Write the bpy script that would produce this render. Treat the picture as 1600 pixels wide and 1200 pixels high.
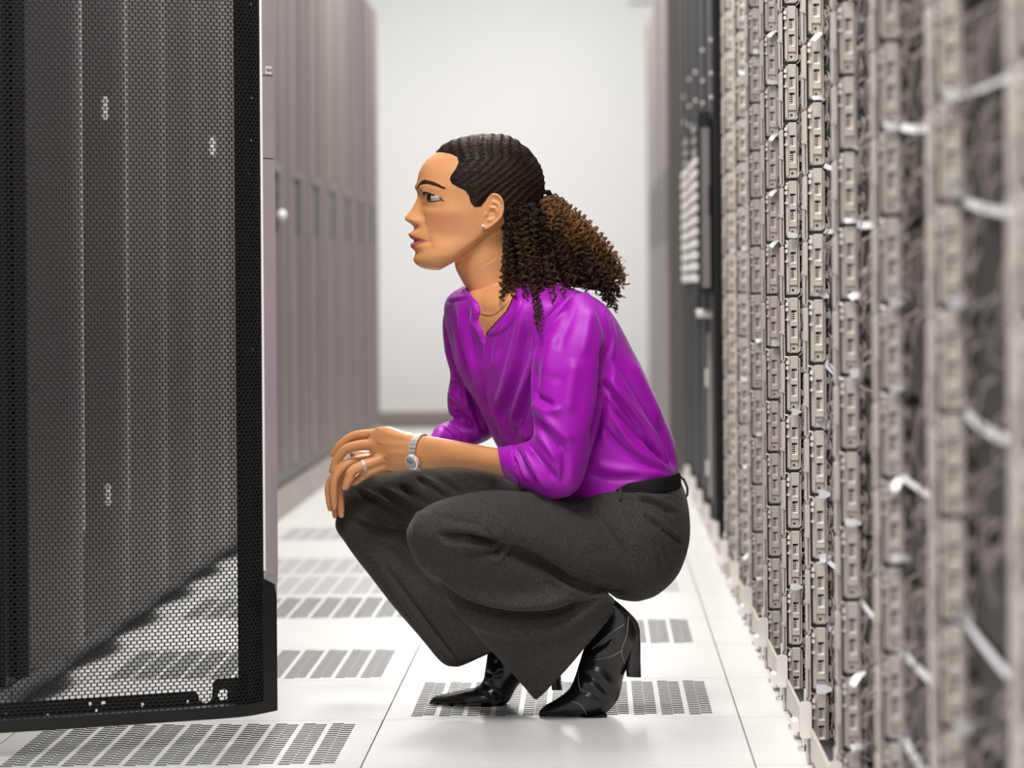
import bpy, bmesh, math, random
import numpy as np
from mathutils import Vector, Matrix, noise
from mathutils.bvhtree import BVHTree
PI = math.pi
for o in list(bpy.data.objects): bpy.data.objects.remove(o)
S = bpy.context.scene
COL = S.collection

# ------------------------------------------------------------------ camera, world, lights, exposure
F, CX, CY, H, ROLL = 5580.0, 930.0, 441.0, 0.747, 0.0075
cd = bpy.data.cameras.new('camera'); cam = bpy.data.objects.new('camera', cd); COL.objects.link(cam)
cd.sensor_width = 36; cd.lens = F/1600*36; cd.shift_x = -130/1600; cd.shift_y = -159/1600
cd.clip_start = 0.1; cd.clip_end = 60
cd.dof.use_dof = True; cd.dof.focus_distance = 6.12; cd.dof.aperture_fstop = 4.7; cd.dof.aperture_blades = 0
cam.matrix_world = Matrix.Translation((0, 0, H)) @ Matrix.Rotation(ROLL, 4, 'Y') @ Matrix.Rotation(PI/2, 4, 'X')
S.camera = cam
S.view_settings.view_transform = 'Standard'; S.view_settings.look = 'None'
S.view_settings.gamma = 1; S.view_settings.use_curve_mapping = False
S.view_settings.exposure = 0.70
W = bpy.data.worlds.new('room_light'); S.world = W; W.use_nodes = True
W.node_tree.nodes['Background'].inputs[0].default_value = (0.95, 0.96, 1.0, 1)
W.node_tree.nodes['Background'].inputs[1].default_value = 0.33
def area(name, loc, sx, sy, power, color=(1, 0.97, 0.93), rot=(0, 0, 0)):
    l = bpy.data.lights.new(name, 'AREA'); l.shape = 'RECTANGLE'; l.size = sx; l.size_y = sy; l.energy = power; l.color = color
    o = bpy.data.objects.new(name, l); COL.objects.link(o); o.location = loc; o.rotation_euler = rot
    return o
for i, y in enumerate((1.6, 4.6, 7.6, 10.6, 13.6, 16.8)):
    area('ceiling_lamp', (-0.33, y, 2.85), 0.6, 1.2, 50)

# ------------------------------------------------------------------ helpers
def P(px, py, d):
    u, v = px-CX, py-CY
    return Vector(((u-ROLL*v)*d/F, d, H-(v+ROLL*u)*d/F))
def sl(c):
    return tuple(((x/255)/12.92 if x/255 <= 0.04045 else ((x/255+0.055)/1.055)**2.4) for x in c)
MATS = {}
def mat(name, col, rough=0.5, metal=0.0, noise_amt=0.0, scale=30.0, bump=0.0, bscale=200.0, spec=0.5, sheen=0.0, coat=0.0, trans=0.0, stretch=None, emit=None):
    if name in MATS: return MATS[name]
    m = bpy.data.materials.new(name); m.use_nodes = True; nt = m.node_tree; b = nt.nodes['Principled BSDF']
    c = tuple(col)+(1,)
    b.inputs['Base Color'].default_value = c; b.inputs['Roughness'].default_value = rough; b.inputs['Metallic'].default_value = metal
    b.inputs['Specular IOR Level'].default_value = spec
    if sheen: b.inputs['Sheen Weight'].default_value = sheen; b.inputs['Sheen Roughness'].default_value = 0.4
    if coat: b.inputs['Coat Weight'].default_value = coat; b.inputs['Coat Roughness'].default_value = 0.12
    if trans: b.inputs['Transmission Weight'].default_value = trans
    if emit: b.inputs['Emission Color'].default_value = tuple(emit)+(1,); b.inputs['Emission Strength'].default_value = 1
    tc = nt.nodes.new('ShaderNodeTexCoord'); mp = nt.nodes.new('ShaderNodeMapping'); nt.links.new(tc.outputs['Object'], mp.inputs[0])
    if stretch: mp.inputs['Scale'].default_value = stretch
    if noise_amt:
        n = nt.nodes.new('ShaderNodeTexNoise'); n.inputs['Scale'].default_value = scale; n.inputs['Detail'].default_value = 4
        nt.links.new(mp.outputs[0], n.inputs['Vector'])
        r = nt.nodes.new('ShaderNodeMapRange'); r.inputs[1].default_value = 0.3; r.inputs[2].default_value = 0.7
        r.inputs[3].default_value = 1-noise_amt; r.inputs[4].default_value = 1+noise_amt
        nt.links.new(n.outputs[0], r.inputs[0])
        mx = nt.nodes.new('ShaderNodeVectorMath'); mx.operation = 'SCALE'; mx.inputs[0].default_value = col
        nt.links.new(r.outputs[0], mx.inputs['Scale']); nt.links.new(mx.outputs[0], b.inputs['Base Color'])
    if bump:
        n2 = nt.nodes.new('ShaderNodeTexNoise'); n2.inputs['Scale'].default_value = bscale; n2.inputs['Detail'].default_value = 3
        nt.links.new(mp.outputs[0], n2.inputs['Vector'])
        bp = nt.nodes.new('ShaderNodeBump'); bp.inputs['Strength'].default_value = bump; bp.inputs['Distance'].default_value = 0.002
        nt.links.new(n2.outputs[0], bp.inputs['Height']); nt.links.new(bp.outputs[0], b.inputs['Normal'])
    MATS[name] = m
    return m
class MB:
    def __init__(s): s.v = []; s.f = []; s.mi = []; s.cur = 0
    def add(s, vs, fs):
        b = len(s.v); s.v += [tuple(p) for p in vs]; s.f += [tuple(b+i for i in f) for f in fs]; s.mi += [s.cur]*len(fs)
    def box(s, a, b):
        x0, y0, z0 = a; x1, y1, z1 = b
        s.add([(x0,y0,z0),(x1,y0,z0),(x1,y1,z0),(x0,y1,z0),(x0,y0,z1),(x1,y0,z1),(x1,y1,z1),(x0,y1,z1)],
              [(0,3,2,1),(4,5,6,7),(0,1,5,4),(1,2,6,5),(2,3,7,6),(3,0,4,7)])
    def cbox(s, a, b, c=0.001, ax=2):
        # box with four chamfered edges running along axis ax
        lo = list(a); hi = list(b); i, j = [k for k in range(3) if k != ax]
        pr = [(lo[i]+c,lo[j]),(hi[i]-c,lo[j]),(hi[i],lo[j]+c),(hi[i],hi[j]-c),(hi[i]-c,hi[j]),(lo[i]+c,hi[j]),(lo[i],hi[j]-c),(lo[i],lo[j]+c)]
        s.prism(pr, i, j, ax, lo[ax], hi[ax])
    def prism(s, pr, i, j, ax, l0, l1):
        n = len(pr); vs = []
        for l in (l0, l1):
            for p in pr:
                q = [0, 0, 0]; q[i] = p[0]; q[j] = p[1]; q[ax] = l; vs.append(tuple(q))
        fs = [tuple(range(n))[::-1], tuple(range(n, 2*n))]+[(k, (k+1) % n, n+(k+1) % n, n+k) for k in range(n)]
        s.add(vs, fs)
    def tube(s, pts, r, n=8, cap=True, closed=False):
        pts = [Vector(p) for p in pts]; N = len(pts)
        rs = r if hasattr(r, '__len__') else [r]*N
        up = Vector((0.31, 0.57, 0.76)); vs = []
        for k in range(N):
            a = pts[(k-1) % N] if (closed or k > 0) else pts[k]; b = pts[(k+1) % N] if (closed or k < N-1) else pts[k]
            t = (b-a).normalized(); x = up-t*up.dot(t)
            if x.length < 1e-4: x = t.orthogonal()
            x.normalize(); y = t.cross(x); up = x
            for q in range(n):
                w = 2*PI*q/n; vs.append(pts[k]+(x*math.cos(w)+y*math.sin(w))*rs[k])
        fs = []
        for k in range(N if closed else N-1):
            k2 = (k+1) % N
            fs += [(k*n+q, k*n+(q+1) % n, k2*n+(q+1) % n, k2*n+q) for q in range(n)]
        if cap and not closed: fs += [tuple(range(n))[::-1], tuple(range((N-1)*n, N*n))]
        s.add(vs, fs)
    def sphere(s, c, r, n=12, m=8, sc=(1, 1, 1)):
        c = Vector(c); vs = [c+Vector((0, 0, r*sc[2]))]
        for i in range(1, m):
            for j in range(n):
                t = PI*i/m; p = 2*PI*j/n
                vs.append(c+Vector((r*sc[0]*math.sin(t)*math.cos(p), r*sc[1]*math.sin(t)*math.sin(p), r*sc[2]*math.cos(t))))
        vs.append(c-Vector((0, 0, r*sc[2]))); fs = [(0, 1+j, 1+(j+1) % n) for j in range(n)]
        for i in range(m-2): fs += [(1+i*n+j, 1+(i+1)*n+j, 1+(i+1)*n+(j+1) % n, 1+i*n+(j+1) % n) for j in range(n)]
        L = len(vs)-1; fs += [(L, 1+(m-2)*n+(j+1) % n, 1+(m-2)*n+j) for j in range(n)]
        s.add(vs, fs)
    def disc(s, c, r, ax=1, n=14, depth=0.001):
        i, j = [k for k in range(3) if k != ax]
        s.prism([(c[i]+r*math.cos(2*PI*k/n), c[j]+r*math.sin(2*PI*k/n)) for k in range(n)], i, j, ax, c[ax]-depth, c[ax]+depth)
    def mesh(s, name, mats, smooth=False, fix=True):
        me = bpy.data.meshes.new(name); me.from_pydata(s.v, [], s.f)
        for m in (mats if isinstance(mats, (list, tuple)) else [mats]): me.materials.append(m)
        if len(set(s.mi)) > 1: me.polygons.foreach_set('material_index', s.mi)
        if fix:
            bm = bmesh.new(); bm.from_mesh(me); bmesh.ops.recalc_face_normals(bm, faces=bm.faces[:]); bm.to_mesh(me); bm.free()
        if smooth: me.polygons.foreach_set('use_smooth', [True]*len(me.polygons))
        me.update(); return me
    def build(s, name, mats, parent=None, smooth=False, fix=True, **kw):
        return put(name, s.mesh(name, mats, smooth, fix), parent, **kw)
def put(name, data, parent=None, loc=None, **kw):
    o = bpy.data.objects.new(name, data); COL.objects.link(o)
    if parent is not None: o.parent = parent
    if loc is not None: o.location = loc
    for k, v in kw.items(): o[k] = v
    return o
def thing(name, label, cat, loc=(0, 0, 0), group=None, rz=0):
    o = put(name, None); o.location = loc; o.rotation_euler = (0, 0, rz); o.empty_display_size = 0.05
    o['label'] = label; o['category'] = cat
    if group: o['group'] = group
    return o
ORD = ['first','second','third','fourth','fifth','sixth','seventh','eighth','ninth','tenth','eleventh','twelfth','thirteenth','fourteenth','fifteenth','sixteenth']
random.seed(7)

# ------------------------------------------------------------------ materials of the room
m_tile = mat('white_floor_laminate', (0.66, 0.655, 0.645), 0.30, noise_amt=0.025, scale=7, bump=0.02, bscale=60, spec=0.45)
m_perf = mat('perforated_steel_tile', (0.56, 0.56, 0.55), 0.35, noise_amt=0.03, scale=10, spec=0.5)
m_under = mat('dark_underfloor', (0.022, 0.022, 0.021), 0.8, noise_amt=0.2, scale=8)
m_seam = mat('tile_edge_trim', (0.10, 0.095, 0.10), 0.6, noise_amt=0.1)
m_wall = mat('white_wall_paint', (0.80, 0.80, 0.79), 0.7, bump=0.05, bscale=120, noise_amt=0.01, scale=2)
m_base = mat('taupe_vinyl_skirting', sl((150, 140, 133)), 0.6, noise_amt=0.05, scale=3)
m_black = mat('black_powder_coat', (0.010, 0.010, 0.011), 0.55, bump=0.15, bscale=900, spec=0.35)
m_mesh = mat('black_perforated_sheet', (0.008, 0.008, 0.009), 0.6, noise_amt=0.2, scale=20, spec=0.25)
m_silver = mat('lavender_silver_plastic', sl((186, 177, 180)), 0.38, metal=0.25, noise_amt=0.03, scale=14, spec=0.5)
m_edge = mat('bright_trim_edge', sl((245, 242, 243)), 0.35, metal=0.0, noise_amt=0.02)
m_grey = mat('grey_cabinet_steel', sl((124, 117, 114)), 0.5, noise_amt=0.05, scale=5, bump=0.05)
m_greyd = mat('grey_perforated_door', sl((108, 101, 99)), 0.55, noise_amt=0.12, scale=30, stretch=(1, 6, 0.15))
m_plinth = mat('pale_grey_plinth', sl((168, 161, 155)), 0.55, noise_amt=0.04, scale=6)
m_slot = mat('dark_slot', (0.03, 0.03, 0.028), 0.7, noise_amt=0.2)
m_chrome = mat('chrome', (0.75, 0.74, 0.73), 0.18, metal=1.0, noise_amt=0.03)
m_white = mat('white_plastic', (0.78, 0.77, 0.75), 0.4, noise_amt=0.02)
m_beige = mat('warm_grey_plastic', sl((200, 191, 183)), 0.42, noise_amt=0.03, scale=40, spec=0.5)
m_beige2 = mat('pale_plastic', sl((236, 231, 226)), 0.35, noise_amt=0.02, scale=40, spec=0.5)
m_dark = mat('recess_shade', (0.018, 0.016, 0.018), 0.6, noise_amt=0.2)
m_cable = mat('grey_cable', sl((150, 140, 136)), 0.45, noise_amt=0.1)
m_tag = mat('glossy_white_tag', (0.85, 0.85, 0.87), 0.22, noise_amt=0.02, spec=0.6)
m_chassis = mat('brown_black_chassis', (0.022, 0.017, 0.017), 0.55, noise_amt=0.5, scale=45, bump=0.3, bscale=80)

# ------------------------------------------------------------------ floor
XS = [-0.368+0.6096*k for k in range(-2, 4)]      # tile seams across
YS0 = 6.12
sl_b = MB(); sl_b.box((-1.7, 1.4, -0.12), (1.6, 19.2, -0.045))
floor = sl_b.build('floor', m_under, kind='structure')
def solid_tile_mesh():
    g = 0.0012; T = 0.6096
    b = MB(); b.cbox((g, g, -0.03), (T-g, T-g, 0), 0.002, ax=2); b.cur = 1
    b.box((g*0.2, g*0.2, -0.034), (T-g*0.2, T-g*0.2, -0.003))
    return b.mesh('floor_tile', [m_tile, m_seam])
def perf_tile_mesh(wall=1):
    T = 0.6096; g = 0.0012; mgn = 0.040; b = MB()
    nG, nR = 11, 20; gw = (T-2*mgn)/nG; p = (T-2*mgn)/nR; bar = 0.0085
    def rect(x0, y0, x1, y1): b.add([(x0,y0,0),(x1,y0,0),(x1,y1,0),(x0,y1,0)], [(0,1,2,3)])
    def cell(x0, y0, x1, y1, hx0, hy0, hx1, hy1):
        o = [(x0,y0),(x1,y0),(x1,y1),(x0,y1)]; h = [(hx0,hy0),(hx1,hy0),(hx1,hy1),(hx0,hy1)]
        vs = [(q[0],q[1],0) for q in o+h]+[(q[0],q[1],-0.004) for q in h]
        b.add(vs, [(k,(k+1)%4,4+(k+1)%4,4+k) for k in range(4)])
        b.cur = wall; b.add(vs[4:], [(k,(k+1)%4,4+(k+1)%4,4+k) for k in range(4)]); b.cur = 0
    rect(g,g,T-g,mgn); rect(g,T-mgn,T-g,T-g); rect(g,mgn,mgn,T-mgn); rect(T-mgn,mgn,T-g,T-mgn)
    for i in range(nG):
        xa = mgn+i*gw; xm = xa+gw/2
        for half in (0, 1):
            x0, x1 = (xa, xm) if half == 0 else (xm, xa+gw)
            hx0, hx1 = (x0+bar/2, x1-0.0002) if half == 0 else (x0+0.0002, x1-bar/2)
            off = p*0.5 if half else 0
            if half:
                rect(x0, mgn, x1, mgn+off)
            nr = nR-1 if half else nR
            for r in range(nr):
                y0 = mgn+off+r*p; cell(x0, y0, x1, y0+p, hx0, y0+p*0.22, hx1, y0+p*0.78)
            if half: rect(x0, mgn+off+nr*p, x1, T-mgn)
    # skirt and dark catch pan
    for (a, c) in (((g,g),(T-g,g)),((T-g,g),(T-g,T-g)),((T-g,T-g),(g,T-g)),((g,T-g),(g,g))):
        b.add([(a[0],a[1],0),(c[0],c[1],0),(c[0],c[1],-0.03),(a[0],a[1],-0.03)], [(0,1,2,3)])
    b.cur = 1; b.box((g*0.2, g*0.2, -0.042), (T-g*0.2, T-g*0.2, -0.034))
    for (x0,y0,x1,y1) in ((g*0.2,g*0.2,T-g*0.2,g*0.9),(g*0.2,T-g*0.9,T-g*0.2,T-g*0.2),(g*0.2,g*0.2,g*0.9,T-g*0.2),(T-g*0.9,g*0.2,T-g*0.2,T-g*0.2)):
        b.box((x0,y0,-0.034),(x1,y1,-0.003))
    return b.mesh('perforated_tile', [m_perf, m_under, mat('pale_slot_glare', (0.72, 0.72, 0.71), 0.5, noise_amt=0.05)], fix=False)
ME_T, ME_P, ME_P2 = solid_tile_mesh(), perf_tile_mesh(1), perf_tile_mesh(2)  # dark slot walls paint in shade on near tiles, pale ones glare farther off
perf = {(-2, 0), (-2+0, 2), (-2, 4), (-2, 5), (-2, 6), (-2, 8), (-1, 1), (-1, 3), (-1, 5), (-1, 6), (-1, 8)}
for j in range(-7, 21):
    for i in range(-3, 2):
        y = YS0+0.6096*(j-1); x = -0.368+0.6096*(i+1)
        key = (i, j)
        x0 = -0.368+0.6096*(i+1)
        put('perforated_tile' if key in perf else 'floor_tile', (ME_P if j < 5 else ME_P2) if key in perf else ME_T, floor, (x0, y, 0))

# ------------------------------------------------------------------ far wall
b = MB(); b.box((-1.9, 19.03, -0.05), (1.9, 19.18, 3.0)); wall = b.build('wall_back', m_wall, kind='structure')
b = MB(); b.cbox((-1.9, 19.01, 0.0), (1.9, 19.03, 0.068), 0.002, ax=0); b.build('baseboard_back', m_base, kind='structure')
t = thing('wall_box', 'small white box high on the white end wall beside the grey cabinets', 'box', (0.235, 19.03, 2.24))
b = MB(); b.cbox((-0.05, -0.05, 0), (0.06, 0, 0.16), 0.008, ax=2); b.build('box_body', m_white, t)
b = MB(); b.cbox((-0.03, -0.056, 0.02), (0.04, -0.05, 0.05), 0.004, ax=1); b.build('box_cover', m_beige2, t)
# ------------------------------------------------------------------ left row: server cabinets
RX = -1.0     # door plane of the left row
def rack_parts(t, y0, y1, far, openn=False, depth=0.95, top=2.0, side=1):
    """cabinet body with an open front recess, plinth, door with silver bar; local origin at (RX, y0, 0)"""
    w = y1-y0; g = m_grey if far else m_black; x = -0.012
    b = MB()
    b.box((-depth, 0.004, 0.05), (x-0.03, 0.024, top)); b.box((-depth, w-0.024, 0.05), (x-0.03, w-0.004, top))
    b.box((-depth, 0.024, 0.05), (-depth+0.02, w-0.024, top)); b.box((-depth, 0.024, top-0.02), (x-0.03, w-0.024, top))
    b.box((-depth, 0.024, 0.05), (x-0.03, w-0.024, 0.075))
    b.box((x-0.045, 0.004, 0.05), (x-0.02, 0.05, top)); b.box((x-0.045, w-0.05, 0.05), (x-0.02, w-0.004, top))
    b.build('cabinet_body', g, t)
    b = MB(); b.cbox((-depth+0.03, 0.006, 0.0), (-0.03 if not far else -0.004, w-0.006, 0.05 if not far else 0.105), 0.004, ax=1)
    b.build('plinth', m_plinth if far else m_greyp, t)
def closed_door(t, w, far, row=1):
    if far:
        b = MB(); b.cbox((-0.03, 0.004, 0.115), (0.0, w-0.004, 2.0), 0.006, ax=2)
        d = b.build('door', m_greyd, t)
        b = MB(); b.cbox((0.0, 0.02, 0.16), (0.004, 0.20, 1.99), 0.003, ax=2); b.cbox((0.0, 0.43, 0.16), (0.006, 0.50, 1.99), 0.003, ax=2)
        b.build('door_rib', m_grey, d)
        b = MB(); b.cbox((0.0, 0.14, 0.92), (0.003, 0.35, 1.095), 0.002, ax=2); b.build('handle_recess', m_slot, d)
        b = MB(); b.cbox((0.0, 0.10, 1.10), (0.010, 0.38, 1.125), 0.004, ax=2); b.build('handle_cap', m_grey, d)
    else:
        b = MB(); b.box((-0.03, 0.006, 0.06), (-0.022, w-0.006, 1.99))
        for (ya, yb) in ((0.006, 0.03), (w-0.035, w-0.006)): b.cbox((-0.03, ya, 0.06), (0, yb, 1.99), 0.003, ax=2)
        for (za, zb) in ((0.06, 0.07), (1.95, 1.99)): b.cbox((-0.03, 0.03, za), (-0.002, w-0.035, zb), 0.003, ax=1)
        d = b.build('door', m_black, t)
        # bowed perforated sheet
        b = MB(); n = 14; vs = []; fs = []
        for k in range(n+1):
            s = k/n; y = 0.03+s*(w-0.065); xo = -0.004+0.055*math.sin(PI*min(1, s*1.02))**0.8*(0.35+0.65*s)
            vs += [(xo, y, 0.07), (xo, y, 1.95)]
        fs = [(2*k, 2*k+2, 2*k+3, 2*k+1) for k in range(n)]
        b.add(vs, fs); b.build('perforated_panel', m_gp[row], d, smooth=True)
        b = MB(); b.cbox((0.0, w-0.034, 0.27), (0.008, w-0.010, 1.98), 0.002, ax=2); sb = b.build('silver_bar', m_silver, d)
        b = MB(); b.cbox((0.0, w-0.034, 0.075), (0.004, w-0.010, 0.262), 0.001, ax=2); b.build('bar_base', m_black, d)
        b = MB(); b.box((0.0005, w-0.0348, 0.275), (0.0115, w-0.0336, 1.978)); b.build('bar_edge', m_edge, sb)
m_greyp = mat('fine_perforated_sheet', (0.052, 0.049, 0.048), 0.42, metal=0.3, noise_amt=0.25, scale=220, spec=0.5)
m_gp = {k: mat('perforated_panel_grey_%d' % q, (c, c*0.955, c*0.93), 0.42, metal=0.2, noise_amt=0.25, scale=220) for q, (ks, c) in enumerate((((1, 2), 0.070), ((3, 4), 0.115), ((5, 6, 7), 0.165))) for k in ks}  # grey steps up along the row, painting in the brighter look at grazing view
near_edges = [5.61+0.66*k for k in range(9)]           # 5.61 .. 10.89
far_edges = [near_edges[-1]+(16.5-near_edges[-1])/7*k for k in range(8)]
# the opened cabinet
t = thing('server_cabinet', 'black server cabinet standing open behind the big swung perforated door', 'server cabinet', (RX, near_edges[0], 0))
rack_parts(t, near_edges[0], near_edges[1], False)
b = MB()
for k in range(18):
    z = 0.12+0.1*k; b.cbox((-0.7, 0.06, z), (-0.10, 0.60, z+0.088), 0.004, ax=1)
b.build('mounted_unit', m_greyp, t, kind='stuff')
for k in range(1, 8):
    t = thing('server_cabinet', 'closed black server cabinet seen through the open door mesh, %s along the left row' % ORD[k], 'server cabinet', (RX, near_edges[k], 0), 'server cabinets of the left row')
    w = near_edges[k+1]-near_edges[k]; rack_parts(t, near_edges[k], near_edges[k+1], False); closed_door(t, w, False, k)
    for za, zb in ((0.315, 0.355), (1.075, 1.12)) [0 if k == 2 else 1:] if k in (2, 5) else ():
        b = MB(); b.cbox((0.030, 0.10, za), (0.042, 0.115, zb), 0.004, ax=2); b.build('door_latch', m_white, t)
for k in range(7):
    t = thing('server_cabinet', 'grey server cabinet beyond the open door, %s before the white end wall' % (['seventh','sixth','fifth','fourth','third','second','last'][k]), 'server cabinet', (RX, far_edges[k], 0), 'server cabinets of the left row')
    w = far_edges[k+1]-far_edges[k]; rack_parts(t, far_edges[k], far_edges[k+1], True); closed_door(t, w, True)
    if k == 0:
        b = MB(); b.sphere((0.018, 0.33, 0.965), 0.014, 14, 10, (1, 1, 1.2)); b.tube([(0, 0.33, 0.965), (0.012, 0.33, 0.965)], 0.006); b.build('door_knob', m_white, t, smooth=True)
    b = MB(); b.disc((0, 0.1, 0.06), 0.01, ax=0); b.build('plinth_screw', m_chrome, t)

# ------------------------------------------------------------------ the open perforated door (bowed sheet in a black frame)
hx, hy = -1.0, 5.628
plan = [(-1.0,5.628),(-0.949,5.655),(-0.86,5.696),(-0.77,5.741),(-0.68,5.787),(-0.62,5.819),(-0.585,5.843),(-0.565,5.868),(-0.548,5.900),(-0.5335,5.930)]
def catmull(pts, n):
    pts = [Vector(p) for p in pts]; out = []
    q = [pts[0]*2-pts[1]]+pts+[pts[-1]*2-pts[-2]]
    for i in range(1, len(q)-2):
        for k in range(n):
            t = k/n; a, b_, c, d = q[i-1], q[i], q[i+1], q[i+2]
            out.append(0.5*((2*b_)+(c-a)*t+(2*a-5*b_+4*c-d)*t*t+(3*b_-a-3*c+d)*t**3))
    out.append(pts[-1]); return out
path = catmull([(p[0], p[1]) for p in plan], 24)
arc = [0.0]
for a_, b_ in zip(path, path[1:]): arc.append(arc[-1]+(b_-a_).length)
L_DOOR = arc[-1]
AX = np.array([p[0] for p in path]); AY = np.array([p[1] for p in path]); AS = np.array(arc)
def dpt(s): return np.interp(s, AS, AX)-hx, np.interp(s, AS, AY)-hy
def dnrm(s):
    x0, y0 = dpt(s-0.004); x1, y1 = dpt(s+0.004); tx, ty = x1-x0, y1-y0; l = math.hypot(tx, ty); return ty/l, -tx/l   # towards the aisle/camera side
door = thing('cabinet_door', 'tall black perforated cabinet door with silver edge bar, swung open into the aisle', 'door', (hx, hy, 0))
S1 = L_DOOR-0.040        # end of perforation
S0, ZB, ZM0, ZM1, ZT = 0.022, 0.040, 0.058, 1.93, 1.98
pp, rr = 0.0104, 0.00585
nC = int((S1-S0)/pp); nRw = int((ZM1-ZM0)/rr)
ci, ri = np.meshgrid(np.arange(nC), np.arange(nRw), indexing='ij')
cs = S0+pp*(ci+0.5+0.5*(ri % 2)); cz = ZM0+rr*(ri+0.5)
cs = cs.ravel(); cz = cz.ravel(); keep = cs+pp/2 <= S1+1e-6; cs = cs[keep]; cz = cz[keep]; N = len(cs)
outer = np.array([(0,2/3*rr),(-pp/2,rr/3),(-pp/2,-rr/3),(0,-2/3*rr),(pp/2,-rr/3),(pp/2,rr/3)])
inner = np.array([(0,0.425*rr),(-0.395*pp,0.36*rr),(-0.395*pp,-0.36*rr),(0,-0.425*rr),(0.395*pp,-0.36*rr),(0.395*pp,0.36*rr)])
ss = np.concatenate([cs[:,None]+outer[None,:,0], cs[:,None]+inner[None,:,0], cs[:,None]+inner[None,:,0]], 1)
zz = np.concatenate([cz[:,None]+outer[None,:,1], cz[:,None]+inner[None,:,1], cz[:,None]+inner[None,:,1]], 1)
X, Y = dpt(ss)
e = 0.004; xa, ya = dpt(ss-e); xb, yb = dpt(ss+e); tl = np.hypot(xb-xa, yb-ya); nx, ny = (yb-ya)/tl, -(xb-xa)/tl
back = np.zeros((1, 18)); back[:, 12:] = -0.0012
X = X+nx*back; Y = Y+ny*back
V = np.stack([X, Y, zz], -1).reshape(-1, 3)
fq = [(k, (k+1) % 6, 6+(k+1) % 6, 6+k) for k in range(6)]+[(6+k, 6+(k+1) % 6, 12+(k+1) % 6, 12+k) for k in range(6)]
Fq = (np.array(fq)[None]+18*np.arange(N)[:, None, None]).reshape(-1, 4)
me = bpy.data.meshes.new('perforated_sheet')
me.vertices.add(len(V)); me.vertices.foreach_set('co', V.ravel())
me.loops.add(Fq.size); me.loops.foreach_set('vertex_index', Fq.ravel().astype(np.int32))
me.polygons.add(len(Fq)); me.polygons.foreach_set('loop_start', np.arange(0, Fq.size, 4, dtype=np.int32)); me.polygons.foreach_set('loop_total', np.full(len(Fq), 4, dtype=np.int32))
me.materials.append(m_mesh); me.update(calc_edges=True)
put('perforated_sheet', me, door, label='black perforated steel sheet')
def strip(b, s0, s1, z0, z1, o0, o1, n=16):
    """solid following the door curve from arc s0..s1, height z0..z1, offset o0..o1 along the outward normal"""
    vs = []; fs = []
    for k in range(n+1):
        s = s0+(s1-s0)*k/n; x, y = dpt(s); q, r = dnrm(min(max(s, 0.005), L_DOOR-0.005))
        vs += [(x+q*o0, y+r*o0, z0), (x+q*o1, y+r*o1, z0), (x+q*o1, y+r*o1, z1), (x+q*o0, y+r*o0, z1)]
    for k in range(n):
        for j in range(4): fs.append((4*k+j, 4*k+(j+1) % 4, 4*k+4+(j+1) % 4, 4*k+4+j))
    fs += [(0, 3, 2, 1), (4*n, 4*n+1, 4*n+2, 4*n+3)]
    b.add(vs, fs)
b = MB(); strip(b, S1-0.004, L_DOOR, ZB, ZT, -0.022, 0.001, 6); strip(b, 0.0, S0+0.004, ZB, ZT, -0.022, 0.001, 3)
strip(b, 0, L_DOOR, ZB, ZM0+0.002, -0.022, 0.001, 40); strip(b, 0, L_DOOR, ZM1, ZT, -0.022, 0.001, 40)
b.build('door_frame', m_black, door)
b = MB(); strip(b, S1-0.034, S1-0.0045, ZM0, ZM1, -0.030, -0.012, 6); b.build('inner_stile', m_black, door)
# inner bottom rail with round cable holes and a notch, cut from a flat plate
def plate(name, outline, holes, thick, material, parent, M):
    cu = bpy.data.curves.new(name+'_curve', 'CURVE'); cu.dimensions = '2D'; cu.fill_mode = 'BOTH'; cu.extrude = thick/2
    for pl in [outline]+holes:
        sp = cu.splines.new('POLY'); sp.points.add(len(pl)-1); sp.use_cyclic_u = True
        for q, p in zip(sp.points, pl): q.co = (p[0], p[1], 0, 1)
    tmp = bpy.data.objects.new('tmp', cu); COL.objects.link(tmp)
    dg = bpy.context.evaluated_depsgraph_get(); me = bpy.data.meshes.new_from_object(tmp.evaluated_get(dg)); me.name = name
    bpy.data.objects.remove(tmp); me.transform(M); me.materials.clear(); me.materials.append(material)
    return put(name, me, parent)
def circ(cx, cy, r, n=20): return [(cx+r*math.cos(2*PI*k/n), cy+r*math.sin(2*PI*k/n)) for k in range(n)]
x1, y1 = -0.595-hx, 5.852-hy; ln = math.hypot(x1, y1); ux, uy = x1/ln, y1/ln
M = Matrix(((ux, 0, -uy, -0.012*-uy*0+0.016*-uy), (uy, 0, ux, 0.030*ux), (0, 1, 0, 0), (0, 0, 0, 1)))
eL = ln+0.02
ntc = [(eL-0.0675+0.0125*math.cos(PI+PI*k/10), 0.074+0.0125*math.sin(PI+PI*k/10)) for k in range(11)]
out = [(0.0, 0.05), (eL, 0.05), (eL, 0.100), (eL-0.048, 0.100), (eL-0.052, 0.096)]+[(eL-0.055, 0.078)]+ntc[::-1]+[(eL-0.083, 0.080), (eL-0.086, 0.083), (0.0, 0.083)]
holes = [circ(eL-0.036, 0.0735, 0.0098)]+[circ(eL-dx, z, r) for dx, z, r in ((0.098,0.066,0.003),(0.178,0.066,0.0035),(0.245,0.073,0.004),(0.268,0.073,0.0035),(0.257,0.062,0.0025),(0.34,0.059,0.003),(0.41,0.066,0.003))]
plate('bottom_rail', out, holes, 0.0025, m_black, door, M)
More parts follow.
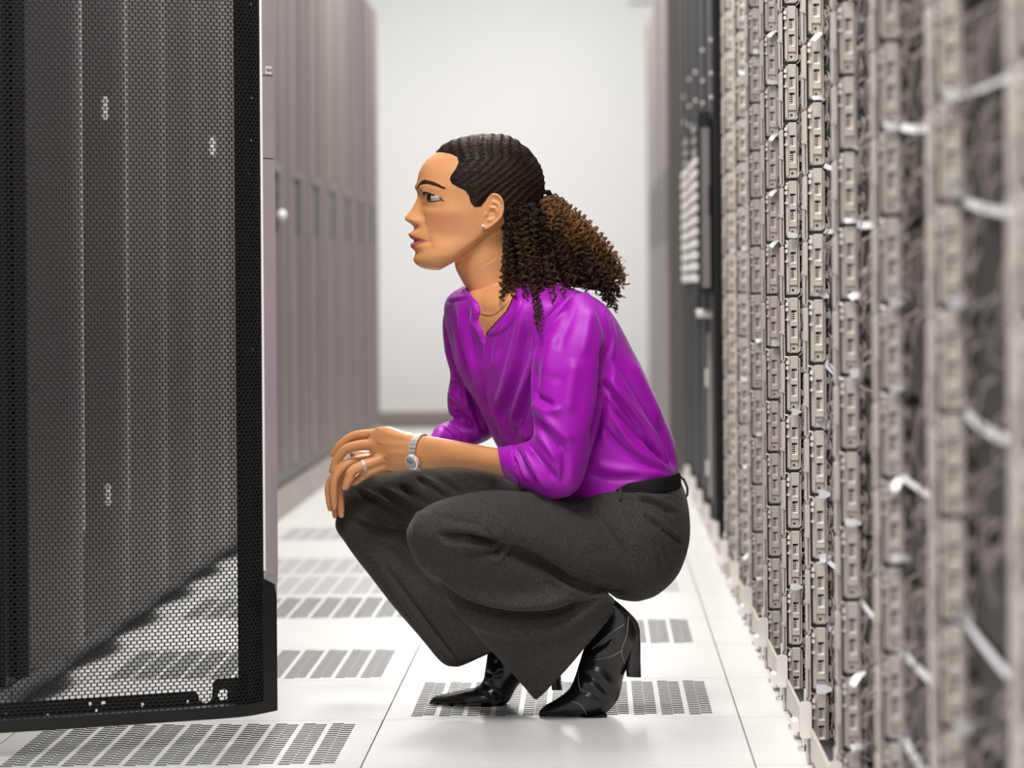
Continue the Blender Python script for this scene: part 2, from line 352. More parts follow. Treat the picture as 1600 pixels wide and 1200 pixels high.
# silver bar with seams and a printed label
def bar(z0, z1, o1):
    b = MB(); strip(b, S1-0.001, L_DOOR-0.0015, z0, z1, 0.0012, o1, 8); return b
sb = bar(0.268, 0.955, 0.0045); 
sbo = sb.build('silver_bar', m_silver, door)
for za, zb in ((0.9565, 1.092), (1.0935, ZT)): bar(za, zb, 0.0045).build('silver_bar', m_silver, door)
b = MB(); strip(b, S1-0.0022, S1-0.0006, 0.275, ZT, 0.0014, 0.0050, 2); b.build('bar_edge', m_edge, door)
# tapered foot of the bar
b = MB()
def nb(s, o, z):
    x, y = dpt(s); q, r = dnrm(min(s, L_DOOR-0.005)); return (x+q*o, y+r*o, z)
sa, se = S1-0.001, L_DOOR-0.0015
vs = [nb(sa, 0.0012, 0.268), nb(se, 0.0012, 0.268), nb(se, 0.0012, 0.232), nb(se-0.006, 0.0012, 0.250), nb(sa, 0.0012, 0.262),
      nb(sa, 0.0045, 0.268), nb(se, 0.0045, 0.268), nb(se, 0.002, 0.232), nb(se-0.006, 0.003, 0.250), nb(sa, 0.0035, 0.262)]
b.add(vs, [(0,1,2,3,4), (5,9,8,7,6), (0,5,6,1), (1,6,7,2), (2,7,8,3), (3,8,9,4), (4,9,5,0)]); b.build('bar_foot', m_silver, door)
# label
b = MB(); sA, sB = S1+0.010, S1+0.028; strip(b, sA+0.0015, sB+0.0015, 1.0955, 1.1085, 0.0046, 0.0050, 3)
lab = b.build('label_plate', mat('paper_label', (0.82, 0.80, 0.78), 0.5, noise_amt=0.01), door, label='small white label reading KB14')
tc = bpy.data.curves.new('label_text', 'FONT'); tc.body = 'KB14'; tc.size = 0.0072; tc.align_x = 'CENTER'; tc.align_y = 'CENTER'; tc.extrude = 0.0001; tc.offset = 0.00012
to = put('tmp_text', tc); dg = bpy.context.evaluated_depsgraph_get(); tm = bpy.data.meshes.new_from_object(to.evaluated_get(dg)); bpy.data.objects.remove(to)
q, r = dnrm((sA+sB)/2+0.0015); c = nb((sA+sB)/2+0.0015, 0.0053, 1.102); tx, ty = -r, q
tm.transform(Matrix(((tx, 0, q, c[0]), (ty, 0, r, c[1]), (0, 1, 0, c[2]), (0, 0, 0, 1)))); tm.materials.clear(); tm.materials.append(mat('label_ink', (0.03, 0.03, 0.03), 0.6, noise_amt=0.01)); tm.name = 'label_text'
put('label_text', tm, lab)
# small bright rivets seen on the inner stile and rail
for (s, z) in ((S1-0.010, 1.055), (S1-0.013, 0.985), (S1-0.020, 0.93), (S1-0.012, 0.64), (S1-0.010, 1.21)):
    b = MB(); b.sphere(nb(s, -0.010, z), 0.0022, 8, 6); b.build('rivet', m_chrome, door, smooth=True)
for z in (0.25, 1.0, 1.75):
    b = MB(); b.tube([(0.0, 0.0, z-0.04), (0.0, 0.0, z+0.04)], 0.008, 10); b.build('hinge', m_black, door)
# ------------------------------------------------------------------ right row: open equipment racks with slotted modules
MX = 0.322                                  # outermost plane of the levers
YC = [2.75+0.69*i for i in range(10)]       # camera side face of each column, nearest first
T0, PZ = 1.3248, 0.1013
def build_module_meshes():
    """local: x from aisle into rack, y away from camera, z down from the module's top edge"""
    A = {}
    b = MB()
    # core
    ch = [(0.0165,0),(0.0290,0),(0.0335,-0.004),(0.0335,-0.091),(0.0290,-0.0955),(0.0150,-0.0955),(0.0105,-0.090),(0.0105,-0.005)]
    b.prism(ch, 0, 2, 1, 0.005, 0.13)
    # left bevel flank
    b.prism([(0.0100,0.012),(0.0155,0.0005),(0.0155,0.006),(0.0108,0.03)], 0, 1, 2, -0.0905, -0.004)
    b.prism([(0.0100,0.03),(0.0100,0.012),(0.0125,0.012),(0.0125,0.03)], 0, 1, 2, -0.0905, -0.004)
    A['housing'] = b.mesh('module_housing', m_beige)
    b = MB()
    xa, xb = 0.0160, 0.0292
    def fr(x0, x1, z0, z1, y=0.0): b.cbox((x0, y, z1), (x1, 0.0055, z0), 0.0005, ax=0)
    fr(xa, xb, -0.0008, -0.0215); fr(xa, xb, -0.0415, -0.0490); fr(xa, xb, -0.0700, -0.0790)
    for z0, z1 in ((-0.0215,-0.0415),(-0.0490,-0.0700)):
        fr(xa, xa+0.0016, z0, z1); fr(xb-0.0022, xb, z0, z1); b.box((xa+0.007, 0.0028, z1), (xb-0.0022, 0.0056, z0-0.003))
        for k in range(4):
            z = z0-0.0045-k*(abs(z1-z0)-0.006)/4; b.box((xa+0.0016, 0.0012, z-0.0019), (xa+0.0060, 0.0055, z))
    fr(xa+0.0012, xb-0.0008, -0.0808, -0.0945, 0.003)
    A['faceplate'] = b.mesh('module_faceplate', m_beige)
    b = MB()
    for z1 in (-0.0415, -0.0700): b.prism([(0.0045, z1+0.0032), (-0.0006, z1+0.0012), (-0.0006, z1-0.0006), (0.0045, z1-0.0006)], 1, 2, 0, xa+0.0018, xb-0.0015)
    b.prism([(0.0160,0.0006),(0.0292,0.0006),(0.0292,-0.0010),(0.0160,-0.0010)], 0, 2, 1, -0.0004, 0.02)
    A['sill'] = b.mesh('module_sill', m_beige2)
    b = MB()
    b.disc((0.0212, 0.0028, -0.0875), 0.0022, ax=1, n=12, depth=0.0004)
    for z0, z1 in ((-0.0215,-0.0415),(-0.0490,-0.0700)):
        b.box((xa+0.0015, 0.0048, z1+0.002), (xb-0.002, 0.0056, z0)); 
    b.box((0.0060, 0.014, -0.100), (0.0104, 0.02, -0.002)); b.box((0.0085, 0.008, -0.1012), (0.0345, 0.02, -0.0950))  # dark boxes paint in the shade of the windows and module gaps
    A['hole_and_gap_shade'] = b.mesh('module_hole_shade', m_dark)
    b = MB()
    # lever: two parallel ribs with chamfered tips and a middle hook
    b.prism([(0.0,-0.016),(0.0026,-0.0115),(0.0062,-0.0115),(0.0062,-0.058),(0.0040,-0.062),(0.0,-0.062)], 0, 2, 1, -0.002, 0.030)
    b.prism([(0.0,-0.063),(0.0020,-0.063),(0.0020,-0.106),(0.0036,-0.110),(0.0028,-0.111),(0.0,-0.106)], 0, 2, 1, -0.002, 0.030)
    b.prism([(0.0044,-0.060),(0.0064,-0.063),(0.0064,-0.110),(0.0044,-0.1075)], 0, 2, 1, -0.001, 0.030)
    b.prism([(-0.0030,-0.058),(-0.0020,-0.0565),(0.0062,-0.0605),(0.0062,-0.0640),(-0.0030,-0.0610)], 0, 2, 1, -0.0035, 0.002)
    A['lever'] = b.mesh('module_lever', m_beige)
    b = MB()
    for z in (-0.0105, -0.0195, -0.036): b.cbox((0.0082, 0.000, z-0.0035), (0.0128, 0.010, z+(0.0025 if z > -0.03 else 0)), 0.0008, ax=1)
    A['latch'] = b.mesh('module_latch', m_beige2)
    b = MB()
    rnd = random.Random(3)
    def loop(z, dz, x0=0.036, col=0):
        pts = [(x0, 0.02, z), (x0+0.003, -0.006, z-dz*0.2), (x0+0.0035, -0.014, z-dz*0.5), (x0+0.002, -0.006, z-dz*0.85), (x0-0.0005, 0.02, z-dz)]
        b.tube(pts, 0.0011, 6)
    loop(-0.01, 0.035); loop(-0.05, 0.03, 0.0375); loop(-0.07, 0.04, 0.036)
    for z in (-0.022, -0.062, -0.088): b.cbox((0.0345, -0.002, z-0.006), (0.0385, 0.02, z+0.004), 0.0008, ax=1)
    b.prism([(0.030,-0.099),(0.0375,-0.092),(0.0385,-0.0935),(0.0315,-0.1005)], 0, 2, 1, -0.002, 0.01)
    A['cable'] = b.mesh('module_cable', m_cable, smooth=False)
    return A
MM = build_module_meshes()
def tag_mesh(kind, rnd):
    # curled plastic tag hanging out at the module's lower corner
    b = MB(); n = 6; L = rnd.uniform(0.016, 0.024); wd = rnd.uniform(0.006, 0.011); a0 = rnd.uniform(-0.5, 0.25); bend = rnd.uniform(-1.2, 1.2); tw = -rnd.uniform(0.5, 1.3)
    vs = []; x, z, a = 0.034, 0.0, PI+a0
    for k in range(n+1):
        f = k/n; hw = wd*(0.35+0.65*min(1, f*2.2))/2
        tx, tz = math.cos(a), math.sin(a); ox, oz = -tz*hw, tx*hw; y = -0.004-0.014*f
        vs += [(x+ox, y+tw*hw, z+oz), (x-ox, y-tw*hw, z-oz), (x-ox, y-tw*hw+0.0006, z-oz), (x+ox, y+tw*hw+0.0006, z+oz)]
        x += tx*L/n; z += tz*L/n; a += bend/n
    fs = []
    for k in range(n):
        for j in range(4): fs.append((4*k+j, 4*k+(j+1) % 4, 4*k+4+(j+1) % 4, 4*k+4+j))
    fs += [(0, 3, 2, 1), (4*n, 4*n+1, 4*n+2, 4*n+3)]
    b.add(vs, fs); return b.mesh('module_tag', m_tag)
rt = random.Random(21); TAGS = [tag_mesh(0, rt) for _ in range(9)]
bigtag = {(4.82,1),(4.82,5),(4.82,6),(5.51,5),(5.51,7),(5.51,8),(5.51,9),(5.51,11),(4.13,8),(4.13,9),(4.13,10),(3.44,9),(4.82,10),(4.82,11),(4.13,7),(3.44,8)}
rm = random.Random(11)
for i, y in enumerate(YC):
    zt = H+(CY+8)/F*y+0.02; zb = H-(1200-CY+12)/F*y
    js = [j for j in range(-3, 13) if T0-PZ*j-0.098 < zt and T0-PZ*j > zb and T0-PZ*j > 0.05]
    col_name = '%s column before the black racks' % ORD[9-i] if i < 9 else 'column right next to the black racks'
    for n, j in enumerate(js[::-1]):
        from_floor = js[-1] == 12
        t = thing('drive_module', 'warm grey slotted module, %s up %s, %s' % (ORD[n], 'from the floor' if from_floor else 'in view', col_name), 'drive module', (MX, y, T0-PZ*j), 'slotted modules of the right hand racks')
        t.rotation_euler = (0, rm.uniform(-0.006, 0.006), 0)
        for nm in ('housing', 'faceplate', 'sill', 'hole_and_gap_shade', 'lever', 'latch', 'cable'): put(nm, MM[nm], t, **({'kind': 'stuff'} if nm in ('sill', 'latch', 'cable', 'hole_and_gap_shade', 'lever', 'faceplate', 'housing') else {}))
        key = (round(y, 2), j)
        if key in bigtag or rm.random() < 0.42:
            o = put('tag', TAGS[rm.randrange(9)], t, (0, 0, -0.095+rm.uniform(-0.003, 0.003)), label='glossy white plastic tag')
            if key in bigtag: o.scale = (1.15, 1.2, 1.3)
    # the rack that carries them
    t = thing('equipment_rack', 'open rack holding the grey slotted modules of the %s' % col_name, 'rack', (MX, y, 0), 'open racks of the right row')
    b = MB(); b.box((0.052, 0.14, 0.03), (0.75, 0.676, 2.0)); b.box((0.046, 0.0, 0.03), (0.75, 0.14, 2.0)); b.build('chassis', m_chassis, t)
    b = MB()
    for k in range(19):
        z = T0+0.6-PZ*k
        if z < 0.06: continue
        b.cbox((0.040, 0.16, z-0.094), (0.053, 0.66, z-0.006), 0.002, ax=1)
    b.build('unit_front', m_chassis, t, kind='stuff')
    b = MB(); rc = random.Random(100+i)
    for k in range(95):
        z = rc.uniform(0.1, 1.5); yy = rc.uniform(0.16, 0.6); x = 0.038-rc.uniform(0, 0.004)
        b.tube([(0.045, yy, z), (x-0.006, yy+0.02, z-0.01), (x-0.008, min(0.66, yy+rc.uniform(0.03, 0.08)), z-rc.uniform(0.02, 0.06)), (0.045, min(0.665, yy+rc.uniform(0.06, 0.12)), z-rc.uniform(0.03, 0.09))], 0.0016, 5)
    b.build('cable_bundle', m_cable, t, kind='stuff')
    # pale straps running along the unit fronts from the module column behind
    if i < 4:
        for j in range(-1, 13):
            zj = T0-PZ*j-0.097
            if rm.random() > 0.5 or zj < 0.1: continue
            b = MB(); n_ = 7; dz = rm.uniform(-0.022, 0.012); sg = rm.uniform(0.0, 0.005); ww = rm.uniform(0.0025, 0.0055); L_ = rm.uniform(0.30, 0.50); vs = []
            for q in range(n_+1):
                f = q/n_; zz_ = zj+dz*f-sg*4*f*(1-f); xx = 0.033+0.006*f; yy = 0.672-L_*f
                vs += [(xx, yy, zz_+ww), (xx-0.003, yy, zz_-ww), (xx-0.0025, yy+0.001, zz_-ww), (xx+0.0005, yy+0.001, zz_+ww)]
            b.add(vs, [(4*q+c, 4*q+(c+1) % 4, 4*q+4+(c+1) % 4, 4*q+4+c) for q in range(n_) for c in range(4)]+[(0, 3, 2, 1), (4*n_, 4*n_+1, 4*n_+2, 4*n_+3)])
            b.build('strap', m_tag, t, label='pale plastic strap')
    b = MB(); b.cbox((0.004, 0.135, 0.012), (0.009, 0.676, 0.058), 0.002, ax=1); b.build('base_rail', m_beige, t)
    b = MB(); b.box((0.012, 0.14, 0.02), (0.05, 0.676, 0.04)); b.build('base_pan', m_black, t)
    b = MB(); b.cbox((-0.012, -0.010, 0.042), (0.0065, -0.0042, 0.098), 0.003, ax=1); b.box((-0.005, -0.009, 0.097), (-0.002, -0.005, 0.118)); b.build('corner_plate', m_beige2, t)
    for yy in (0.17, 0.45):
        b = MB(); b.tube([(0.004, yy, 0.0), (0.004, yy, 0.006)], 0.010, 12); b.tube([(0.004, yy, 0.006), (0.004, yy, 0.026)], 0.004, 8); b.build('levelling_foot', m_chrome, t)
    b = MB(); b.cbox((-0.006, 0.30, 0.012), (0.006, 0.36, 0.03), 0.003, ax=1); b.build('rail_bracket', m_beige2, t)

# ------------------------------------------------------------------ black racks beyond them
m_blackr = mat('black_mesh_rack_door', sl((36, 34, 38)), 0.6, noise_amt=0.2, scale=60, stretch=(1, 3, 0.4))
yb0 = YC[-1]+0.69
bl = [yb0+0.74*k for k in range(6)]
for k in range(5):
    t = thing('server_rack', 'black mesh-fronted rack past the slotted modules, %s one along' % ORD[k], 'server rack', (MX, bl[k], 0), 'black racks of the right row')
    w = 0.725
    b = MB(); b.cbox((0.014, 0.004, 0.02), (0.8, w-0.004, 2.0), 0.004, ax=2); b.build('cabinet_body', m_black, t)
    b = MB(); b.cbox((0.004, 0.03, 0.12), (0.0145, w-0.03, 1.98), 0.003, ax=2); d = b.build('mesh_door', m_blackr, t)
    b = MB(); b.cbox((-0.002, 0.006, 0.05), (0.014, 0.03, 1.98), 0.003, ax=2); b.build('door_post', m_black, t)
    b = MB(); b.cbox((-0.012, -0.010, 0.042), (0.0065, 0.002, 0.098), 0.003, ax=1); b.build('corner_plate', m_beige2, t)
    b = MB(); b.cbox((0.007, 0.01, 0.012), (0.0135, w-0.006, 0.058), 0.002, ax=1); b.build('base_rail', m_beige, t)
    for z in (1.245, 1.31, 1.40):
        b = MB(); b.sphere((-0.003, 0.02, z+0.02*(k % 2)), 0.0055, 10, 6); b.build('door_screw', m_white, t, smooth=True)
RK0 = bpy.data.objects['server_rack']
b = MB(); b.tube([(-0.040, 0.33, 0.657), (0.0045, 0.33, 0.657)], 0.012, 14); b.build('handle', m_white, RK0, label='stubby white handle')
b = MB(); b.cbox((-0.006, 0.42, 0.14), (0.004, 0.45, 0.60), 0.003, ax=2); st_ = b.build('trim_strip', m_plinth, RK0, label='pale narrow vertical strip')
for za, zb in ((0.45, 0.50), (0.20, 0.24)):
    b = MB(); b.cbox((-0.012, 0.42, za), (-0.006, 0.45, zb), 0.002, ax=2); b.build('strip_clip', m_white, st_)
# the two tab panels that stand proud of the black racks
for k in range(2):
    y0 = yb0+0.17+0.95*k
    t = thing('tab_panel', ['nearer black panel box with a stack of white tabs on the black racks', 'farther black panel box with a stack of white tabs on the black racks'][k], 'panel box', (MX-0.036, y0, 0), 'tab panels on the black racks')
    b = MB(); b.cbox((0.0, 0.0, 0.715), (0.033, 0.80, 1.215), 0.004, ax=2); b.build('panel_housing', m_black, t)
    b = MB(); b.cbox((0.008, -0.003, 0.73), (0.031, 0.0, 1.17), 0.001, ax=2); b.build('side_cover', m_plinth if False else mat('mid_grey_cover', sl((128, 120, 122)), 0.5, noise_amt=0.04), t)
    b = MB(); b.cbox((0.026, -0.005, 0.93), (0.030, -0.003, 1.01), 0.001, ax=2); b.build('side_slot', m_slot, t)
    for n in range(14):
        z = 0.745+0.0325*n
        b = MB(); b.cbox((-0.010, 0.06, z), (0.0, 0.62, z+0.022), 0.003, ax=1)
        if n > 10: b = MB(); b.cbox((-0.006, 0.2, z), (0.0, 0.42, z+0.020), 0.003, ax=1)
        b.build('tab', m_plinth if n > 10 else m_beige2, t)
# ------------------------------------------------------------------ grey cabinets at the far end of the right row
gy = [13.45+0.82*k for k in range(7)]
for k in range(6):
    t = thing('server_cabinet', 'grey steel cabinet at the far right end, %s from the black racks' % ORD[k], 'server cabinet', (0.272, gy[k], 0), 'grey cabinets of the right row')
    b = MB(); b.cbox((0.012, 0.002, 0.03), (0.95, 0.818, 2.05), 0.004, ax=2); b.build('cabinet_body', m_greys if False else mat('dark_grey_side', sl((92, 88, 86)), 0.55, noise_amt=0.04), t)
    b = MB(); b.cbox((0.0, 0.006, 0.10), (0.0125, 0.814, 2.04), 0.004, ax=2); d = b.build('door', m_grey, t)
    b = MB(); b.cbox((-0.002, 0.05, 0.90), (0.0005, 0.20, 1.18), 0.001, ax=2); b.build('handle_recess', m_slot, d)
    b = MB(); b.cbox((0.004, 0.006, 0.0), (0.9, 0.814, 0.03), 0.003, ax=1); b.build('plinth', m_plinth, t)
# ================================================================== the crouching woman
def toP(co):
    co = np.asarray(co); d = co[:, 1]; u0 = co[:, 0]*F/d; v0 = (H-co[:, 2])*F/d
    v = (v0-ROLL*u0)/(1+ROLL*ROLL); u = u0+ROLL*v
    return np.stack([u+CX, v+CY], 1)
def cm(vals, n):
    """Catmull-Rom through rows of an array"""
    a = np.asarray(vals, float); q = np.vstack([2*a[0]-a[1], a, 2*a[-1]-a[-2]]); out = []
    for i in range(1, len(q)-2):
        for k in range(n):
            t = k/n; out.append(0.5*(2*q[i]+(q[i+1]-q[i-1])*t+(2*q[i-1]-5*q[i]+4*q[i+1]-q[i+2])*t*t+(3*q[i]-q[i-1]-3*q[i+1]+q[i+2])*t**3))
    out.append(a[-1]); return np.array(out)
def loft(mb, st, n=36, sub=6, shrink=0.0, delta=0.0, p=2.0):
    """st: rows (ax, ay, bx, by, depth, half thickness[, shear degrees]) - limb cross sections from edge A to edge B"""
    rows = [list(r)+([delta] if len(r) < 7 else []) for r in st]
    R = cm(rows, sub); vs = []; m = len(R)
    for r in R:
        a, b_ = P(r[0], r[1], r[4]), P(r[2], r[3], r[4]); c = (a+b_)/2; e = (b_-a)/2
        L = e.length; e = e*max(0.15, (L-shrink)/L) if L > 0 else e
        hd = max(0.004, r[5]-shrink); dl = math.radians(r[6])
        for k in range(n):
            w = 2*PI*k/n; cw, sw = math.cos(w), math.sin(w)
            ca = math.copysign(abs(cw)**(2/p), cw); s2 = math.sin(w-dl); s2 = math.copysign(abs(s2)**(2/p), s2)
            vs.append(c+e*ca+Vector((0, hd*s2, 0)))
    fs = [(k*n+q, k*n+(q+1) % n, (k+1)*n+(q+1) % n, (k+1)*n+q) for k in range(m-1) for q in range(n)]
    fs += [tuple(range(n))[::-1], tuple(range((m-1)*n, m*n))]
    mb.add(vs, fs)
def remesh(mb, name, voxel, smooth_it, fac=0.5):
    o = mb.build(name+'_src', [], None); 
    md = o.modifiers.new('r', 'REMESH'); md.mode = 'VOXEL'; md.voxel_size = voxel; md.adaptivity = 0
    if smooth_it:
        ms = o.modifiers.new('s', 'SMOOTH'); ms.factor = fac; ms.iterations = smooth_it
    dg = bpy.context.evaluated_depsgraph_get(); me = bpy.data.meshes.new_from_object(o.evaluated_get(dg)); me.name = name
    src = o.data; bpy.data.objects.remove(o); bpy.data.meshes.remove(src)
    me.polygons.foreach_set('use_smooth', [True]*len(me.polygons)); return me
def get(me):
    n = len(me.vertices); co = np.empty(n*3); me.vertices.foreach_get('co', co)
    no = np.empty(n*3); me.vertices.foreach_get('normal', no); return co.reshape(-1, 3), no.reshape(-1, 3)
def setco(me, co): me.vertices.foreach_set('co', co.ravel()); me.update()
def pdist(uv, pts):
    """distance, signed distance and parameter along a pixel polyline"""
    best = np.full(len(uv), 1e9); sg = np.zeros(len(uv)); par = np.zeros(len(uv)); tot = 0; segs = []
    for a, b_ in zip(pts, pts[1:]):
        a, b_ = np.array(a, float), np.array(b_, float); segs.append((a, b_, tot)); tot += np.linalg.norm(b_-a)
    for a, b_, t0 in segs:
        e = b_-a; L = np.linalg.norm(e); r = uv-a; t = np.clip(r@e/(L*L), 0, 1); q = r-t[:, None]*e; d = np.hypot(q[:, 0], q[:, 1])
        m = d < best; best[m] = d[m]; par[m] = (t0+t[m]*L)/tot; sg[m] = (np.sign(e[0]*r[m, 1]-e[1]*r[m, 0])*d[m])
    return best, sg, par
def smoothpl(pts, n=6): return [tuple(p) for p in cm(pts, n)] if len(pts) > 2 else pts
def folds(me, strokes, nz=None, thr=0.05, gain=1.0):
    """press folds and seams into cloth: (kind, points, width px, height m) acting on the side turned to the viewpoint of the photograph"""
    co, no = get(me); uv = toP(co); eye = np.array([0, 0, H])-co; eye /= np.linalg.norm(eye, axis=1)[:, None]
    fac = np.clip(((no*eye).sum(1)-thr)/0.3, 0, 1); dsp = np.zeros(len(co))
    for kind, pts, w, amp in strokes:
        pts = smoothpl(pts); xs = [p[0] for p in pts]; ys = [p[1] for p in pts]; m = 3*w
        sel = np.where((uv[:, 0] > min(xs)-m) & (uv[:, 0] < max(xs)+m) & (uv[:, 1] > min(ys)-m) & (uv[:, 1] < max(ys)+m) & (fac > 0))[0]
        if not len(sel): continue
        d, s, t = pdist(uv[sel], pts); g = np.exp(-(d/w)**2); tp = np.clip(np.minimum(t, 1-t)*5+0.12, 0, 1)
        if kind == 'r': dsp[sel] += amp*g*tp
        elif kind == 'v': dsp[sel] -= amp*g*tp
        elif kind == 's': dsp[sel] += amp*1.7*(s/w)*g*tp
        elif kind == 'f':      # ridge with a valley on its far side
            dsp[sel] += amp*tp*(np.exp(-(d/w)**2)-0.8*np.exp(-((s-1.5*w)/w)**2))
    dsp *= fac*gain
    if nz:
        sc, am, st = nz
        for k in range(len(co)):
            q = Vector((co[k, 0]*sc*st[0], co[k, 1]*sc*st[1], co[k, 2]*sc*st[2])); dsp[k] += am*noise.noise(q)
    setco(me, co+no*dsp[:, None])
def bvh_of(me):
    return BVHTree.FromPolygons([v.co.copy() for v in me.vertices], [tuple(p.vertices) for p in me.polygons])
EYE = Vector((0, 0, H))
def cast(bv, px, py, lift=0.0):
    d = (P(px, py, 6.0)-EYE).normalized(); h = bv.ray_cast(EYE, d)
    return None if h[0] is None else h[0]+h[1]*lift
def on_surface(bv, pts, n=6, lift=0.0005):
    out = []
    for p in (smoothpl(pts, n) if n > 1 else pts):
        h = cast(bv, p[0], p[1], lift)
        if h is not None: out.append(h)
    return out
def ribbon(bv, edgeA, edgeB, thick=0.0015, lift=0.001, n=8):
    """thin strip of cloth laid on a surface between two pixel lines"""
    A, B = smoothpl(edgeA, n), smoothpl(edgeB, n); vs = []; fs = []; K = 0
    for a, b_ in zip(A, B):
        row = []
        for t in (0, 0.33, 0.67, 1):
            h = bv.ray_cast(EYE, (P(a[0]+(b_[0]-a[0])*t, a[1]+(b_[1]-a[1])*t, 6.0)-EYE).normalized())
            if h[0] is None: row = None; break
            row.append((h[0]+h[1]*(lift+thick), h[0]-h[1]*0.002))
        if row is None: continue
        for q in row: vs.append(q[0])
        for q in row[::-1]: vs.append(q[1])
        K += 1
    for k in range(K-1):
        for j in range(8): fs.append((8*k+j, 8*k+(j+1) % 8, 8*k+8+(j+1) % 8, 8*k+8+j))
    if K > 1: fs += [tuple(range(8))[::-1], tuple(range(8*(K-1), 8*K))]
    b = MB(); b.add(vs, fs); return b

# ---- materials
m_skin = mat('warm_brown_skin', (0.63, 0.29, 0.122), 0.37, noise_amt=0.05, scale=26, bump=0.06, bscale=700, spec=0.4)
bs = m_skin.node_tree.nodes['Principled BSDF']; bs.inputs['Subsurface Weight'].default_value = 0.12
bs.inputs['Subsurface Radius'].default_value = (0.6, 0.25, 0.12); bs.inputs['Subsurface Scale'].default_value = 0.008
def tint_skin():
    nt = m_skin.node_tree; at = nt.nodes.new('ShaderNodeAttribute'); at.attribute_name = 'lip'
    prev = bs.inputs['Base Color'].links[0].from_socket
    mx = nt.nodes.new('ShaderNodeMix'); mx.data_type = 'RGBA'; nt.links.new(at.outputs['Fac'], mx.inputs['Factor'])
    nt.links.new(prev, mx.inputs['A']); mx.inputs['B'].default_value = (0.40, 0.11, 0.085, 1); nt.links.new(mx.outputs['Result'], bs.inputs['Base Color'])
    at2 = nt.nodes.new('ShaderNodeAttribute'); at2.attribute_name = 'blush'
    mx2 = nt.nodes.new('ShaderNodeMix'); mx2.data_type = 'RGBA'; nt.links.new(at2.outputs['Fac'], mx2.inputs['Factor'])
    nt.links.new(mx.outputs['Result'], mx2.inputs['A']); mx2.inputs['B'].default_value = (0.60, 0.21, 0.10, 1); nt.links.new(mx2.outputs['Result'], bs.inputs['Base Color'])
tint_skin()
m_blouse = mat('purple_satin', (0.36, 0.003, 0.42), 0.50, noise_amt=0.04, scale=60, bump=0.05, bscale=900, spec=0.35, sheen=0.15)
m_trous = mat('charcoal_wool', (0.042, 0.0375, 0.0345), 0.85, noise_amt=0.5, scale=420, bump=0.25, bscale=900, spec=0.15, sheen=0.10)
m_boot = mat('black_leather', (0.010, 0.009, 0.009), 0.24, noise_amt=0.15, scale=60, bump=0.08, bscale=500, spec=0.6)
m_belt = mat('black_belt_leather', (0.005, 0.005, 0.005), 0.75, spec=0.2, noise_amt=0.1)
m_hairdk = mat('dark_hair_base', (0.013, 0.0085, 0.007), 0.55, noise_amt=0.3, scale=150, bump=0.3, bscale=400, spec=0.3)
m_nail = mat('pink_nail', (0.66, 0.34, 0.24), 0.25, noise_amt=0.02)
m_gold = mat('thin_gold', (0.75, 0.5, 0.2), 0.25, metal=1.0, noise_amt=0.03)
m_steel = mat('polished_steel', (0.86, 0.85, 0.83), 0.28, metal=0.55, noise_amt=0.05, scale=200)
m_pearl = mat('pearl', (0.85, 0.82, 0.76), 0.15, noise_amt=0.02)
m_eye = mat('shaded_eye_white', (0.48, 0.42, 0.40), 0.12, noise_amt=0.02)  # white darkened to paint in the shade of the lashes
m_iris = mat('dark_brown_iris', (0.014, 0.007, 0.004), 0.1, noise_amt=0.3, scale=600)
m_brow = mat('brow_hair', (0.035, 0.018, 0.010), 0.7, noise_amt=0.3, scale=900)
m_lash = mat('lash_line', (0.010, 0.007, 0.006), 0.6, noise_amt=0.1)
m_stitch = mat('pale_stitching', (0.30, 0.28, 0.26), 0.6, noise_amt=0.1)

# ---- cross sections of the figure: (A px, B px, depth, half thickness)
TORSO = [(850,800,1060,790,6.25,.135),(812,756,1059,742,6.25,.135),(776,702,1054,695,6.25,.140),(746,640,1035,645,6.245,.150),
         (713,584,1011,590,6.24,.165),(701,540,988,545,6.24,.172),(691,492,962,498,6.24,.175),(697,465,938,470,6.24,.160),(722,448,900,452,6.24,.115),(752,436,850,440,6.24,.06)]
SLEEVE_N = [(862,470,918,455,6.13,.03),(850,498,945,486,6.115,.058),(842,530,954,520,6.10,.064),(832,572,952,560,6.09,.064),(829,605,946,603,6.085,.062),
            (831,640,938,650,6.08,.060),(834,668,925,700,6.08,.058),(832,684,903,764,6.08,.054),(822,690,862,781,6.085,.047),(806,695,828,768,6.10,.038),(795,697,806,756,6.11,.034)]
SLEEVE_F = [(706,462,765,466,6.36,.05),(691,497,760,500,6.375,.055),(695,548,762,545,6.385,.055),(704,585,765,585,6.39,.052),(699,618,768,612,6.40,.05),
            (703,648,778,632,6.405,.048),(724,655,772,680,6.40,.042),(706,657,728,700,6.39,.038),(686,664,700,697,6.38,.034),(676,674,684,694,6.375,.032)]
PELVIS = [(885,766,1059,741,6.25,.130),(868,782,1072,772,6.25,.150),(864,803,1077,812,6.25,.165),(876,842,1075,852,6.25,.165),(902,882,1059,894,6.25,.150),(938,916,1028,924,6.25,.115),(962,934,1002,936,6.25,.06)]
THIGH_N = [(960,800,1012,900,6.19,.05),(908,780,980,918,6.155,.083),(862,771,925,920,6.11,.085),(812,767,868,893,6.07,.082),(762,766,812,866,6.04,.078),(715,775,748,868,6.025,.070),(680,785,700,868,6.02,.063),(657,798,668,862,6.02,.054),(643,812,647,848,6.02,.036)]
SHIN_N = [(650,800,760,800,6.025,.058),(635,835,795,850,6.03,.068),(650,878,845,880,6.05,.074),(686,922,900,905,6.08,.078),(722,962,945,925,6.10,.082),(757,1006,962,938,6.125,.085),(795,1046,958,952,6.14,.088),(836,1094,963,949,6.15,.090)]
